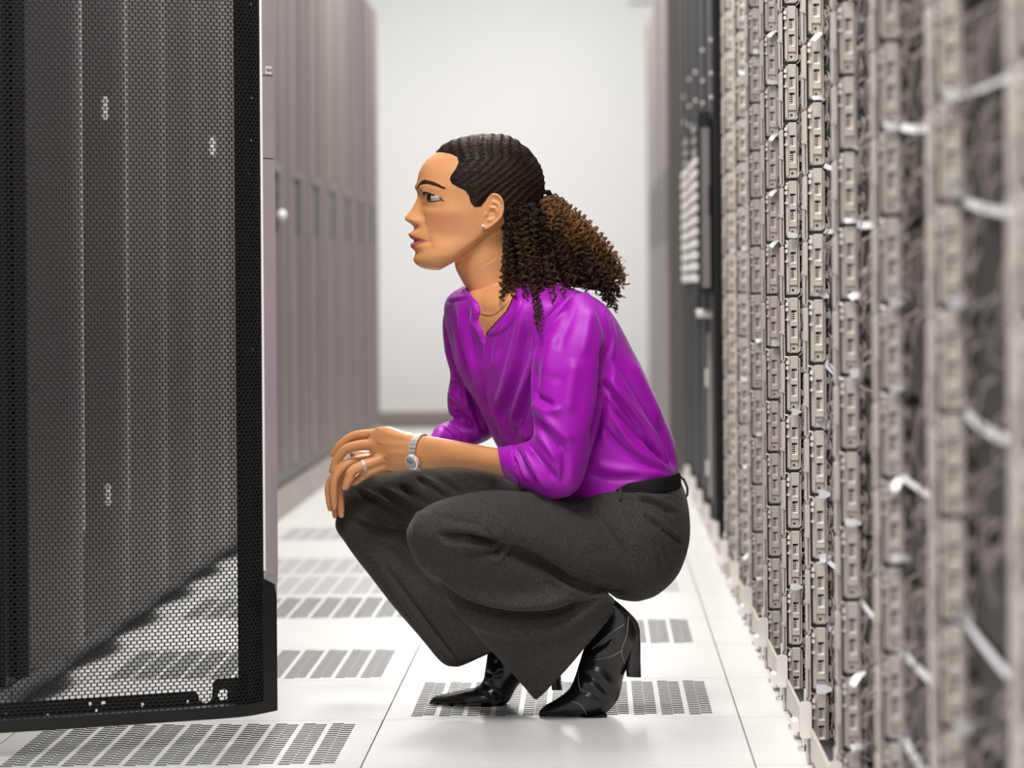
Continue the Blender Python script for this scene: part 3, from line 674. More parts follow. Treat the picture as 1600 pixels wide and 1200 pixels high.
THIGH_F = [(970,785,1000,890,6.34,.05),(930,765,1000,920,6.36,.085),(850,748,890,890,6.38,.085),(760,738,790,880,6.40,.082),(680,729,710,872,6.42,.078),(612,734,640,868,6.43,.072),(570,739,587,862,6.435,.066),(534,767,548,850,6.44,.054),(524,796,530,836,6.44,.036)]
SHIN_F = [(535,785,650,790,6.435,.058),(523,820,665,830,6.43,.066),(540,848,700,850,6.42,.070),(570,889,740,880,6.40,.072),(608,937,780,905,6.38,.074),(650,989,815,935,6.36,.076),(690,1034,850,975,6.34,.078),(713,1041,862,970,6.335,.078)]

# ---- head: sculpted grid in head space (px units: x as in the photograph, l towards the viewer, y down)
HD = 6.225; PXM = HD/F; AXX = 768.0; YAW = math.radians(11)
def tab(y, t): t = np.array(t, float); return np.interp(y, t[:, 0], t[:, 1])
def smt(a, k): 
    for _ in range(k): a[1:-1] = 0.25*a[:-2]+0.5*a[1:-1]+0.25*a[2:]
    return a
ys = np.concatenate([[214.5, 215, 216, 217.5], np.arange(219, 290, 1.6), np.arange(290, 424, 0.9)]); ys = ys[ys <= 423]
XF = smt(tab(ys, [(214.5,768),(215,752),(216,742),(219,728),(223,711),(229,697),(237,684),(243,676),(249,668.5),(259,660.5),(269,655.5),(280,653),(290,651),(297,650.5),(304,653),(310,655),(325,655.5),(340,654.5),(352,652),(360,649.5),(372,649.5),(381,649.5),(390,649),(400,648.5),(407,648.8),(412,651),(416,655),(419,660),(421,668),(423,680)]), 3)
XB = smt(tab(ys, [(214.5,770),(215,785),(216,790),(219,796),(225,806),(241,826),(263,840),(281,845),(300,845),(320,840),(340,826),(352,806),(362,780),(374,760),(388,742),(400,725),(410,708),(418,694),(423,684)]), 6)
WW = smt(tab(ys, [(214.5,1),(215,14),(216,22),(219,34),(223,43),(230,52),(240,58),(250,62),(270,66),(290,66),(310,64),(330,61.5),(350,58),(370,53.5),(385,50),(400,44),(410,37),(417,28),(421,18),(423,6)]), 3)
XW = smt(tab(ys, [(214.5,769),(230,770),(260,775),(300,765),(340,752),(370,735),(400,700),(423,682)]), 4)
PE = smt(tab(ys, [(214,2),(250,2.15),(300,2.2),(330,2.1),(350,1.95),(365,1.8),(392,1.8),(405,1.95),(423,2)]), 6)
nphi = 320
ph = np.linspace(-PI, PI, nphi, endpoint=False); ph = ph-0.55*np.sin(ph)*0.9   # more samples at the face
Yg, Pg = np.meshgrid(ys, ph, indexing='ij')
g = lambda a: a[:, None]
cs, sn = np.cos(Pg), np.sin(Pg)
fr = cs > 0
ex = np.where(fr, 2/g(PE), 1.0)
Lg = g(WW)*np.sign(sn)*np.abs(sn)**ex
Xg = np.where(fr, g(XW)-(g(XW)-g(XF))*np.abs(cs)**ex, g(XW)+(g(XB)-g(XW))*np.abs(cs))
al = np.abs(Lg)
def gs(y0, sy, l0, sl_): return np.exp(-((Yg-y0)/sy)**2-((al-l0)/sl_)**2)
frw = np.clip(cs*2.2, 0, 1)
NA = g(smt(tab(ys, [(296,0),(302,0.3),(308,2.2),(313,4.6),(321,9),(329,14),(336,19),(340,22),(343,21.5),(346,18),(349,12.5),(352,8.5),(355,5),(358,2),(361,0)]), 1))
NS = g(tab(ys, [(296,7),(312,6.6),(325,7.2),(335,8.6),(343,10.5),(350,11.5),(360,9)]))
dx = NA*np.exp(-(al/NS)**2.3)
dx += 9.5*gs(345, 6.2, 13.5, 5.0)-3.0*gs(343, 8, 20.5, 3.0)-5*gs(352.5, 2.6, 6.5, 3.2)
UL = g(smt(tab(ys, [(355,0),(359,1.0),(362,5.5),(365,10),(368,10.4),(371,9),(374,6),(376,1.2),(376.8,-1.5),(378,1.5),(380,6),(382.5,8.2),(385,8.2),(388,5.6),(391,2.6),(395,0.8),(398,0)]), 1))
dx += UL*np.clip(1-(al/26)**2, 0, 1)**0.75
dx += 1.6*gs(365, 3, 4, 2.5)-1.2*gs(360, 5, 0, 2.2)               # cupid's bow, philtrum
dx += 2.6*gs(407, 9, 0, 16)-2.0*gs(395, 4.5, 0, 20)               # chin, fold under the lip
dx += -2.2*gs(377, 6, 28, 5)                                       # mouth corner
# eye socket, brow ridge, lids, almond opening
dx += 3.0*gs(293, 6, 24, 16)-5.0*gs(305, 8, 15, 8)-3.2*gs(322, 6, 26, 13)
EYL = 30.0
ex_ = np.clip((al-19)/(46-19), 0, 1); up = 314-11.5*np.sin(PI*ex_**0.75)**0.75; lo = 314.5+2.8*np.sin(PI*ex_)**0.9
inside = np.clip((Yg-up)/1.2, 0, 1)*np.clip((lo-Yg)/1.2, 0, 1)*((al > 19) & (al < 46))
dx += 3.2*np.exp(-((Yg-308)/11)**2-((al-EYL)/15)**2)
crs = 314-18.5*np.sin(PI*np.clip((al-14)/34, 0, 1)**0.8)**0.8
dx -= 1.4*np.exp(-((Yg-crs)/1.6)**2)*((al > 15) & (al < 47))
dx -= 9.5*inside
# cheekbone, jaw hollow
dl = 2.0*gs(332, 14, 50, 16)-2.0*gs(368, 16, 46, 12)+1.2*gs(395, 14, 38, 12)
dx += 3.4*gs(336, 13, 36, 13)-2.0*gs(362, 14, 34, 9)
Xh = Xg-dx*frw; Lh = Lg+np.sign(Lg)*dl*frw
def head_to_world(x, l, y):
    x = np.asarray(x, float); l = np.asarray(l, float); y = np.asarray(y, float)
    rx = (x-AXX)/math.cos(YAW)**0.5; xr = AXX+rx*math.cos(YAW)+l*math.sin(YAW); lr = l*math.cos(YAW)-rx*math.sin(YAW)
    u, v = xr-CX, y-CY
    return np.stack([(u-ROLL*v)*PXM, HD-lr*PXM+0*x, H-(v+ROLL*u)*PXM], -1)
HV = head_to_world(Xh, Lh, Yg); nr = len(ys)
headMB = MB()
fs = [(k*nphi+q, k*nphi+(q+1) % nphi, (k+1)*nphi+(q+1) % nphi, (k+1)*nphi+q) for k in range(nr-1) for q in range(nphi)]
fs += [tuple(range(nphi))[::-1], tuple(range((nr-1)*nphi, nr*nphi))]
headMB.add([tuple(v) for v in HV.reshape(-1, 3)], fs)
def hp(x, y, l): return Vector(head_to_world(x, l, y))
# ears
def ear(mb, sgn):
    base = lambda x, y, k=0: hp(x-14, y, sgn*(57+max(0, (x-760))*0.42+k+max(0, (y-335))*-0.10))
    rim = [(767,318),(768,310),(773,305.5),(780,306.5),(786,313),(788.3,325),(786,337),(780,346),(772,353),(765,357.5),(760,358)]
    mb.tube([base(x, y, 2.0) for x, y in smoothpl(rim, 5)], 2.3*PXM, 8)
    out = smoothpl([(767,322),(768,312),(774,307),(780,308),(785,315),(786.5,325),(784,337),(778,346),(770,353),(762,357),(758.5,352),(761,345),(763,336)], 3)
    vs = [base(x, y, -1.5) for x, y in out]+[base(x, y, 0.6) for x, y in out]; n = len(out)
    mb.add(vs, [tuple(range(n))[::-1], tuple(range(n, 2*n))]+[(k, (k+1) % n, n+(k+1) % n, n+k) for k in range(n)])
    mb.tube([base(x, y, 1.6) for x, y in smoothpl([(773,317),(779,319),(781,327),(779,337),(773,344),(767,346)], 4)], 1.9*PXM, 8)
    mb.tube([base(x, y, 1.2) for x, y in smoothpl([(767,322),(772,326),(776,327)], 4)], 1.4*PXM, 6)
    mb.sphere(base(763.5, 336, 2.2), 2.7*PXM, 10, 8, (0.8, 0.8, 1.5)); mb.sphere(base(760.5, 353, 0.6), 4.6*PXM, 12, 8, (0.9, 0.6, 1.1))
ear(headMB, 1); ear(headMB, -1)
NECK = [(735,352,826,330,6.225,.048),(722,376,812,352,6.228,.050),(712,398,806,374,6.23,.051),(711,416,812,402,6.23,.050),(719,434,815,432,6.235,.050),(732,456,822,456,6.24,.054),(745,478,835,474,6.24,.066),(752,500,850,490,6.24,.085),(757,525,850,520,6.24,.09)]
body = MB(); body.add(headMB.v, headMB.f); loft(body, NECK)
loft(body, TORSO[1:7], shrink=0.022, delta=25); loft(body, TORSO[5:], shrink=0.009, delta=25)
# collar bone and hollow
loft(body, SLEEVE_N[:8], shrink=0.014)
FORE_N = [(838,690,880,770,6.085,.038),(812,696,835,768,6.10,.036),(780,700,790,748,6.13,.032),(742,694,746,738,6.165,.030),(705,687,708,733,6.20,.027),(672,682,674,734,6.23,.024),(655,680,656,734,6.245,.021),
          (636,675,638,736,6.258,.021),(612,667,616,738,6.272,.021),(596,666,604,734,6.28,.017),(584,670,590,730,6.287,.0115),(576,675,580,722,6.293,.008)]
loft(body, FORE_N)
loft(body, SLEEVE_F[:7], shrink=0.014)
loft(body, [(730,660,740,690,6.395,.028),(690,672,694,698,6.375,.025),(650,690,652,722,6.355,.022),(622,697,625,735,6.345,.020),(590,700,592,742,6.335,.018),(572,704,575,738,6.33,.014),(545,701,552,728,6.325,.009)])
FING = {}
def finger(name, pts, rs):
    P3 = [P(*p) for p in pts]; R = np.array([[*p, r] for p, r in zip(P3, rs)])
    C = cm(R, 6); body.tube([Vector(c[:3]) for c in C], [c[3] for c in C], 12); body.sphere(P3[-1], rs[-1]*1.0, 12, 8); body.sphere(P3[0], rs[0], 10, 8)
    FING[name] = P3
# left hand on top
finger('l_index', [(606,676,6.29),(556,681,6.315),(533,695,6.325),(521,709,6.33)], (.0098,.0090,.0082,.0066))
finger('l_middle', [(608,691,6.278),(548,699,6.30),(528,716,6.308),(520,734,6.312)], (.0100,.0092,.0082,.0068))
finger('l_ring', [(614,711,6.277),(556,733,6.268),(546,748,6.268),(541,759,6.268)], (.0102,.0096,.0092,.0078))
finger('l_pinky', [(614,724,6.282),(577,738,6.275),(563,747,6.283),(554,754,6.288)], (.0092,.0082,.0074,.0060))
finger('l_thumb', [(640,685,6.285),(612,690,6.318),(590,700,6.325)], (.011,.010,.008))
# right hand underneath, fingers hanging over the far knee
finger('r_index', [(584,716,6.325),(545,724,6.31),(524,746,6.305),(521,772,6.307),(522.5,790,6.31)], (.0098,.0088,.0080,.0073,.0058))
finger('r_middle', [(580,712,6.345),(545,728,6.345),(530,755,6.345),(532,785,6.345),(533,803,6.345)], (.0098,.0088,.0078,.0072,.0060))
finger('r_ring', [(580,712,6.36),(538,728,6.365),(521,755,6.365),(522,786,6.365),(524,804,6.365)], (.0092,.0082,.0075,.0068,.0055))
finger('r_pinky', [(578,714,6.375),(530,735,6.38),(514,758,6.38),(514,780,6.38),(516,795,6.38)], (.0085,.0075,.0066,.006,.005))
finger('r_thumb', [(622,728,6.30),(598,722,6.295),(585,726,6.29)], (.0115,.0105,.009))
bme = remesh(body, 'person', 0.00165, 3, 0.5)
def relax(me, mask, it, k=0.5):
    co, _ = get(me); e = np.empty(len(me.edges)*2, dtype=np.int32); me.edges.foreach_get('vertices', e); e = e.reshape(-1, 2)
    e = e[mask[e[:, 0]] | mask[e[:, 1]]]; cnt = np.zeros(len(co)); np.add.at(cnt, e[:, 0], 1); np.add.at(cnt, e[:, 1], 1); cnt[cnt == 0] = 1
    for _ in range(it):
        s = np.zeros_like(co); np.add.at(s, e[:, 0], co[e[:, 1]]); np.add.at(s, e[:, 1], co[e[:, 0]])
        co[mask] += k*(s[mask]/cnt[mask][:, None]-co[mask])
    setco(me, co)
co, no = get(bme); uv = toP(co)
relax(bme, (uv[:, 0] > 572) & (uv[:, 0] < 632) & (uv[:, 1] > 655) & (uv[:, 1] < 745) & (co[:, 1] < 6.318), 14)
relax(bme, (uv[:, 0] > 690) & (uv[:, 0] < 765) & (uv[:, 1] > 360) & (uv[:, 1] < 425), 4)
co, no = get(bme); uv = toP(co)
# lip tint, blush: true colour of the skin, kept as point attributes
def unhead(co):
    px = toP(np.stack([co[:, 0]*HD/HD, np.full(len(co), HD), co[:, 2]], 1)); xr = px[:, 0]-AXX; lr = (HD-co[:, 1])/PXM
    rx = xr*math.cos(YAW)-lr*math.sin(YAW); l = xr*math.sin(YAW)+lr*math.cos(YAW); return AXX+rx*math.cos(YAW)**0.5*1.0/1.0, l, px[:, 1]
hx_, hl_, hy_ = unhead(co); la = np.abs(hl_)
lt = np.clip(1-la/27, 0, 1); ctr = 376.6
upl = 364.2+np.clip(la, 0, 27)*0.44-1.4*np.exp(-((la-4.5)/4)**2)+1.2*np.exp(-(la/2.5)**2); lol = 389.5-np.clip(la, 0, 27)**2*0.0175
lip = np.clip((hy_-upl)/1.2, 0, 1)*np.clip((lol-hy_)/1.2, 0, 1)*(la < 27)*(hx_ < 690)
blush = 0.55*np.exp(-((hy_-345)/16)**2-((la-42)/13)**2)*(hx_ < 740)
for nm, arr in (('lip', lip), ('blush', blush)):
    a_ = bme.attributes.new(nm, 'FLOAT', 'POINT'); a_.data.foreach_set('value', arr.astype(np.float32))
folds(bme, [('v', [(749,417),(765,408),(779,398)], 2, .0006), ('r', [(752,372),(738,400),(736,440),(748,480)], 8, .0022), ('v', [(748,462),(752,485),(770,488),(790,478)], 7, .0015),
            ('r', [(640,684),(618,680),(598,676)], 4, .0012), ('r', [(640,695),(616,694),(596,692)], 4, .0010), ('r', [(636,708),(616,708),(600,710)], 4, .0010), ('v', [(556,681),(560,688)], 3, .0008), ('v', [(766,328),(771,335),(769,342)], 4, .0035), ('v', [(771,312),(781,316),(784.5,326),(782,336),(776,343)], 1.6, .0016), ('v', [(771,319),(776,322),(778,328)], 2.2, .0014), ('v', [(661,346),(668,357),(671,369)], 3.5, .0007), ('v', [(670,375),(674,384),(676,392)], 4, .0008), ('v', [(672,323),(681,325),(691,321)], 3, .0005), ('r', [(692,330),(708,334),(724,332)], 9, .0009), ('r', [(592,668),(590,672)], 4, .0012), ('r', [(596,690),(594,694)], 4, .0012), ('r', [(604,712),(602,716)], 4, .0012)])
bme.materials.append(m_skin)
woman = put('person', bme); woman['label'] = 'woman in purple blouse and charcoal trousers crouching on the perforated floor tile'; woman['category'] = 'person'
BV = bvh_of(bme)
# ---- face parts
for sgn in (1, -1):
    c = hp(685.2, 309, sgn*24.5); b = MB(); b.sphere((0, 0, 0), 1, 40, 24); e = b.build('eye', [m_eye], woman, smooth=True)
    fw = (hp(600, 309, sgn*24.5)-c).normalized(); zz = Vector((0, 0, 1)); lt_ = zz.cross(fw).normalized()
    e.matrix_local = Matrix(((fw.x*22*PXM, lt_.x*20.5*PXM, 0, c.x), (fw.y*22*PXM, lt_.y*20.5*PXM, 0, c.y), (0, 0, 11.6*PXM, c.z), (0, 0, 0, 1)))
    b = MB(); nn = 28; vs = []; oL = 5.0
    for r_ in (0.0, 3.0, 5.2, 7.2):
        for q in range(nn if r_ else 1):
            la_, ve = (oL+r_*math.cos(2*PI*q/nn))/20.5*(1 if lt_.y < 0 else -1), (r_*math.sin(2*PI*q/nn)+0.6)/11.6
            dv = Vector((math.sqrt(max(0, 1-la_*la_-ve*ve)), la_, ve)); vs.append(dv*1.008)
    b.add(vs, [(0, 1+q, 1+(q+1) % nn) for q in range(nn)]+[(1+k*nn+q, 1+(k+1)*nn+q, 1+(k+1)*nn+(q+1) % nn, 1+k*nn+(q+1) % nn) for k in (0, 1) for q in range(nn)])
    b.build('iris', m_iris, e, smooth=True)
def face_line(pts_xl, r, name, m, sides=(1, -1), flat=1.0):
    """pts (y, |l|) found on the face surface by casting from the front, mirrored to both sides"""
    for sgn in sides:
        out = []; rr_ = []
        R_ = cm([(p[0], p[1], q) for p, q in zip(pts_xl, r)], 6)
        for y, l, q in R_:
            o = hp(560, y, sgn*l); h = BV.ray_cast(o, (hp(700, y, sgn*l)-o).normalized())
            if h[0] is not None: out.append(h[0]+h[1]*0.0003); rr_.append(q*PXM)
        b = MB(); b.tube(out, rr_, 8); b.build(name, m, woman, smooth=True)
exs = [0.09, 0.18, 0.3, 0.5, 0.7, 0.85, 0.97]
face_line([(314-11.9*math.sin(PI*t**0.75)**0.75, 19+27*t) for t in exs]+[(316, 48.5)], (0.6,1.3,1.7,1.8,1.6,1.4,1.1,0.4), 'eyelash', m_lash)
face_line([(314.5+3.0*math.sin(PI*t)**0.9, 19+27*t) for t in exs], (0.2,0.35,0.45,0.55,0.6,0.6,0.5), 'lower_lash', m_lash)
b = MB(); b.sphere(hp(744.8, 354, 57+5.0), 2.3*PXM, 12, 8); b.build('earring', m_pearl, woman, smooth=True)
nk = on_surface(BV, [(744,484),(747,487),(755,491.5),(766,493),(778,488),(790,477),(800,466),(806,458)], 6, 0.0006)
b = MB(); b.tube(nk, 0.0007, 6); b.build('necklace', m_gold, woman, smooth=True)
def nail(pts, name, w, up):
    tip, prev = pts[-1], pts[-2]; ax = (tip-prev).normalized(); n = (Vector(up)-ax*Vector(up).dot(ax)).normalized(); t_ = ax.cross(n)
    b = MB(); vs = []; fs = []
    for i in range(6):
        f = i/5; ww = w*(0.75+0.25*math.sin(PI*f))*(1 if f < 0.85 else 0.75)
        for j in range(5):
            s = (j-2)/2; vs.append(tip+ax*(-0.006+0.0125*f)+t_*ww*s+n*(w*1.22-0.45*w*s*s-0.0012*f*f))
    for i in range(5):
        for j in range(4): fs.append((i*5+j, i*5+j+1, i*5+j+6, i*5+j+5))
    m0 = len(vs); vs += [v-n*0.0012 for v in vs]; fs += [tuple(m0+q for q in f) for f in fs]
    b.add(vs, fs); b.build('fingernail', m_nail, woman, smooth=True)
nail(FING['l_ring'], 'n', 0.0062, (-0.45, -0.75, 0.6)); nail(FING['l_middle'], 'n', 0.0052, (-0.9, -0.3, 0.4)); nail(FING['l_index'], 'n', 0.0050, (-0.9, -0.3, 0.5))
nail(FING['r_index'], 'n', 0.0046, (-0.5, -0.85, 0)); nail(FING['r_middle'], 'n', 0.0046, (0.2, -1, 0)); nail(FING['r_ring'], 'n', 0.0044, (-0.7, -0.7, 0)); nail(FING['l_pinky'], 'n', 0.0046, (-0.3, -0.7, 0.6))
# ring on the ring finger
a_, c_ = FING['l_ring'][0], FING['l_ring'][1]; ax = (c_-a_).normalized(); cen = a_.lerp(c_, 0.80); t1 = ax.orthogonal().normalized(); t2 = ax.cross(t1)
for off in (0, 0.0028):
    b = MB(); b.tube([cen-ax*off+(t1*math.cos(2*PI*k/24)+t2*math.sin(2*PI*k/24))*0.0103 for k in range(24)], 0.0011, 8, closed=True); b.build('ring', m_steel, woman, smooth=True)
# watch
wc = P(657, 707, 6.243); wx = (P(672,708,6.23)-P(640,706,6.256)).normalized(); wz = Vector((0.05, 0, 1)); wz = (wz-wx*wz.dot(wx)).normalized(); wy = wx.cross(wz)
watch = put('watch', None, woman); watch['label'] = 'silver bracelet wristwatch'
for row in (-1, 0, 1):
    b = MB()
    for k in range(26):
        w0 = 2*PI*k/26; c = wc+wz*math.cos(w0)*0.0318+wy*math.sin(w0)*0.0250+wx*row*0.0046
        tn = (wz*-math.sin(w0)*0.0318+wy*math.cos(w0)*0.025).normalized(); nn_ = tn.cross(wx).normalized()
        A = [c+wx*sx*0.0021+tn*st*0.0032+nn_*sn_*0.0011 for sx in (-1, 1) for st in (-1, 1) for sn_ in (-1, 1)]
        b.add(A, [(0,1,3,2),(4,6,7,5),(0,4,5,1),(2,3,7,6),(0,2,6,4),(1,5,7,3)])
    b.build('bracelet', m_steel, watch, kind='stuff')
w0 = None
cd_ = (EYE-wc).normalized(); best = max(range(60), key=lambda k: (wz*math.cos(2*PI*k/60)*0.025+wy*math.sin(2*PI*k/60)*0.0318).normalized().dot((cd_+Vector((0,0,-0.42))).normalized()))
w0 = 2*PI*best/60; c = wc+wz*math.cos(w0)*0.0330+wy*math.sin(w0)*0.0262; nn_ = (wz*math.cos(w0)*0.025+wy*math.sin(w0)*0.0318).normalized(); t_ = wx; u_ = nn_.cross(t_)
b = MB(); b.tube([c-nn_*0.003, c+nn_*0.0032, c+nn_*0.0042], [0.0138, 0.0138, 0.0122], 28); b.build('watch_case', m_steel, watch)
b = MB(); b.tube([c+nn_*0.0040, c+nn_*0.0045], [0.0112, 0.0112], 28); b.build('watch_dial', mat('silver_dial', (0.42, 0.41, 0.40), 0.3, metal=0.5, noise_amt=0.05), watch)
b = MB()
for an, ln_ in ((0.6, 0.006), (2.4, 0.009)): b.tube([c+nn_*0.0047, c+nn_*0.0047+(t_*math.cos(an)+u_*math.sin(an))*ln_], 0.0005, 5)
b.build('watch_hand', m_belt, watch, kind='stuff')

# ---- blouse
bl_ = MB(); loft(bl_, TORSO, delta=25, n=48); loft(bl_, SLEEVE_N); loft(bl_, SLEEVE_F)
blm = remesh(bl_, 'blouse', 0.0030, 6, 0.5)
co, no = get(blm); uv = toP(co)
VP = [(724,425),(728,447),(742,470),(745,488),(742,502),(749,518),(755,540),(761,520),(776,503),(791,487),(801,466),(809,445),(830,425)]
def inpoly(uv, poly):
    x, y = uv[:, 0], uv[:, 1]; c = np.zeros(len(uv), bool); n = len(poly)
    for i in range(n):
        (x0, y0), (x1, y1) = poly[i], poly[(i+1) % n]
        if y0 == y1: continue
        c ^= ((y0 > y) != (y1 > y)) & (x < (x1-x0)*(y-y0)/(y1-y0)+x0)
    return c
d, _, _ = pdist(uv, VP+[VP[0]]); ins = inpoly(uv, VP); front = co[:, 1] < 6.33
rec = np.where(ins & front, np.clip(d/2.5, 0, 1), 0)*0.022
co = co-no*rec[:, None]; setco(blm, co)
folds(blm, [
  # placket and collar seams
  ('s', [(755,540),(755,585),(761,623),(771,661),(783,690)], 2.5, -.0022), ('v', [(766,520),(768,570),(773,610)], 1.8, .0009), ('v', [(755,585),(761,623),(771,661),(783,690)], 5, .0016),
  # near chest
  ('r', [(820,470),(806,540),(790,600),(772,650)], 7, .0042), ('v', [(828,500),(818,560),(800,615),(782,665)], 7, .0045), ('r', [(845,535),(832,570),(812,620),(795,668)], 6, .0032),
  ('v', [(800,468),(788,520),(778,560)], 5, .0022), ('r', [(785,500),(778,540),(770,580)], 5, .0020), ('v', [(838,560),(830,600),(815,650),(800,690)], 8, .0050), ('r', [(800,660),(815,672),(828,690)], 6, .003),
  ('v', [(775,625),(790,655),(800,690)], 6, .003), ('r', [(762,600),(775,645),(790,688)], 4, .0022),
  # far chest
  ('v', [(706,472),(716,540),(735,610),(757,690)], 5, .0042), ('r', [(716,476),(726,530),(742,590),(764,670)], 5, .0030), ('v', [(728,480),(738,530),(750,580)], 5, .0024), ('r', [(735,500),(745,545),(752,590)], 4, .0018),
  ('v', [(700,500),(708,555),(722,610)], 4, .0026), ('r', [(722,600),(738,650),(755,690)], 5, .003), ('v', [(697,471),(715,469),(732,466)], 2.2, .0018), ('r', [(697,466),(716,465),(731,462)], 2.5, .0012),
  ('v', [(740,520),(750,560),(752,600)], 4, .002),
  # shoulder and near sleeve
  ('s', [(897,452),(872,482),(850,510),(842,535)], 4, -.0030), ('v', [(896,455),(874,480),(852,508)], 2.2, .0016), ('f', [(938,470),(952,505),(957,535),(950,575)], 5, .0030), ('v', [(944,540),(946,580),(944,612)], 6, .0040),
  ('v', [(829,608),(842,622),(866,634)], 5, .0046), ('r', [(829,628),(850,640),(880,640)], 6, .0034), ('v', [(834,650),(856,676),(884,706)], 6, .0052), ('r', [(840,640),(868,668),(898,690)], 7, .0034),
  ('r', [(836,668),(852,692),(872,722)], 5, .0030), ('v', [(822,690),(840,715),(870,752)], 5, .0048), ('r', [(818,694),(832,726),(856,766)], 5, .0036), ('v', [(806,698),(816,724),(838,756)], 4.5, .0040),
  ('v', [(803,712),(812,738),(824,758)], 3, .0030), ('r', [(803,704),(812,730),(826,752)], 3, .0024), ('v', [(880,700),(884,730),(878,760)], 7, .0030), ('r', [(900,560),(890,610),(886,650)], 12, .0030), ('r', [(868,520),(858,560),(850,596)], 10, .0030),
  ('v', [(900,470),(886,510),(868,548)], 9, .0022), ('r', [(925,480),(918,520),(908,560)], 9, .0022), ('v', [(846,578),(862,590),(884,594)], 7, .0012),
  # back panel, folds pulled to the belt
  ('v', [(944,600),(968,632),(1005,678),(1044,726)], 4.5, .0062), ('r', [(946,585),(978,625),(1015,672),(1050,722)], 5, .0040), ('v', [(952,630),(985,668),(1020,702),(1050,732)], 4, .0046), ('r', [(950,618),(984,655),(1018,692),(1048,730)], 4, .0030),
  ('v', [(962,560),(995,615),(1028,672),(1055,730)], 6, .0034), ('r', [(955,645),(985,690),(1020,718),(1050,735)], 6, .0030), ('v', [(940,665),(970,700),(1010,724),(1046,737)], 5, .0034), ('r', [(915,720),(960,732),(1010,738),(1045,738)], 8, .0030),
  ('v', [(948,540),(948,580),(940,640),(925,700)], 7, .0060), ('r', [(985,560),(1010,610),(1035,660)], 7, .0026), ('v', [(920,745),(960,748),(1000,744)], 5, .003), ('v', [(1030,660),(1044,695),(1056,732)], 3.5, .003),
  # far sleeve
  ('v', [(702,595),(712,600),(724,612)], 4, .0035), ('r', [(700,612),(716,622),(734,640)], 5, .0032), ('v', [(704,640),(720,650),(744,668)], 5, .0042), ('v', [(690,668),(702,676),(716,690)], 3, .0024), ('v', [(700,664),(712,672),(728,690)], 3, .0026), ('r', [(694,666),(706,674),(722,690)], 2.5, .0018),
], nz=(16, 0.0016, (1, 1, 0.6)), gain=2.1)
blm.materials.append(m_blouse)
blouse = put('blouse', blm, woman); blouse['label'] = 'purple satin blouse with a band collar'
BB = bvh_of(blm)
# keep the body under the cloth: any skin that a deep fold let through sinks just below it
co, no = get(bme); uv = toP(co)
reg = inpoly(uv, [(680,447),(726,449),(950,447),(1070,640),(1070,790),(812,790),(789,748),(778,697),(700,690),(680,600)]) & ~inpoly(uv, VP)
for k in np.where(reg)[0]:
    v = Vector(co[k]); dv = (v-EYE); L = dv.length; h = BB.ray_cast(EYE, dv/L)
    if h[0] is not None and L < h[3]+0.004 and h[3]-L < 0.04: co[k] = tuple(EYE+dv/L*(h[3]+0.005))
setco(bme, co)
ribbon(BB, [(755,538),(760.5,519),(776,502),(791,486),(801,465),(808,448)], [(756.5,527.5),(764,523.5),(784,519.5),(801,504),(815,478),(824,450)], 0.0006, 0.0004).build('collar', m_blouse, blouse, smooth=True)
ribbon(BB, [(754,536),(748,519),(740.5,502),(743,487),(740,470),(727,450)], [(752.5,537),(744,520),(735,503),(736,486),(733,470),(721,452)], 0.0006, 0.0004).build('collar', m_blouse, blouse, smooth=True)
cf = MB(); loft(cf, [(801,694,814,763,6.105,.036),(794,696,806,757,6.112,.0375),(785,698,797,751,6.12,.037),(777,698.5,788,747,6.128,.0360)], sub=4); cm_ = remesh(cf, 'cuff', 0.0025, 3)
folds(cm_, [('v', [(800,700),(808,745)], 3, .001)]); cm_.materials.append(m_blouse); put('cuff', cm_, blouse)
cf = MB(); loft(cf, [(693,662,704,697,6.382,.034),(684,668,694,696,6.378,.035),(673,679,680,697,6.372,.033)], sub=4); cm_ = remesh(cf, 'cuff', 0.0025, 3); cm_.materials.append(m_blouse); put('cuff', cm_, blouse)

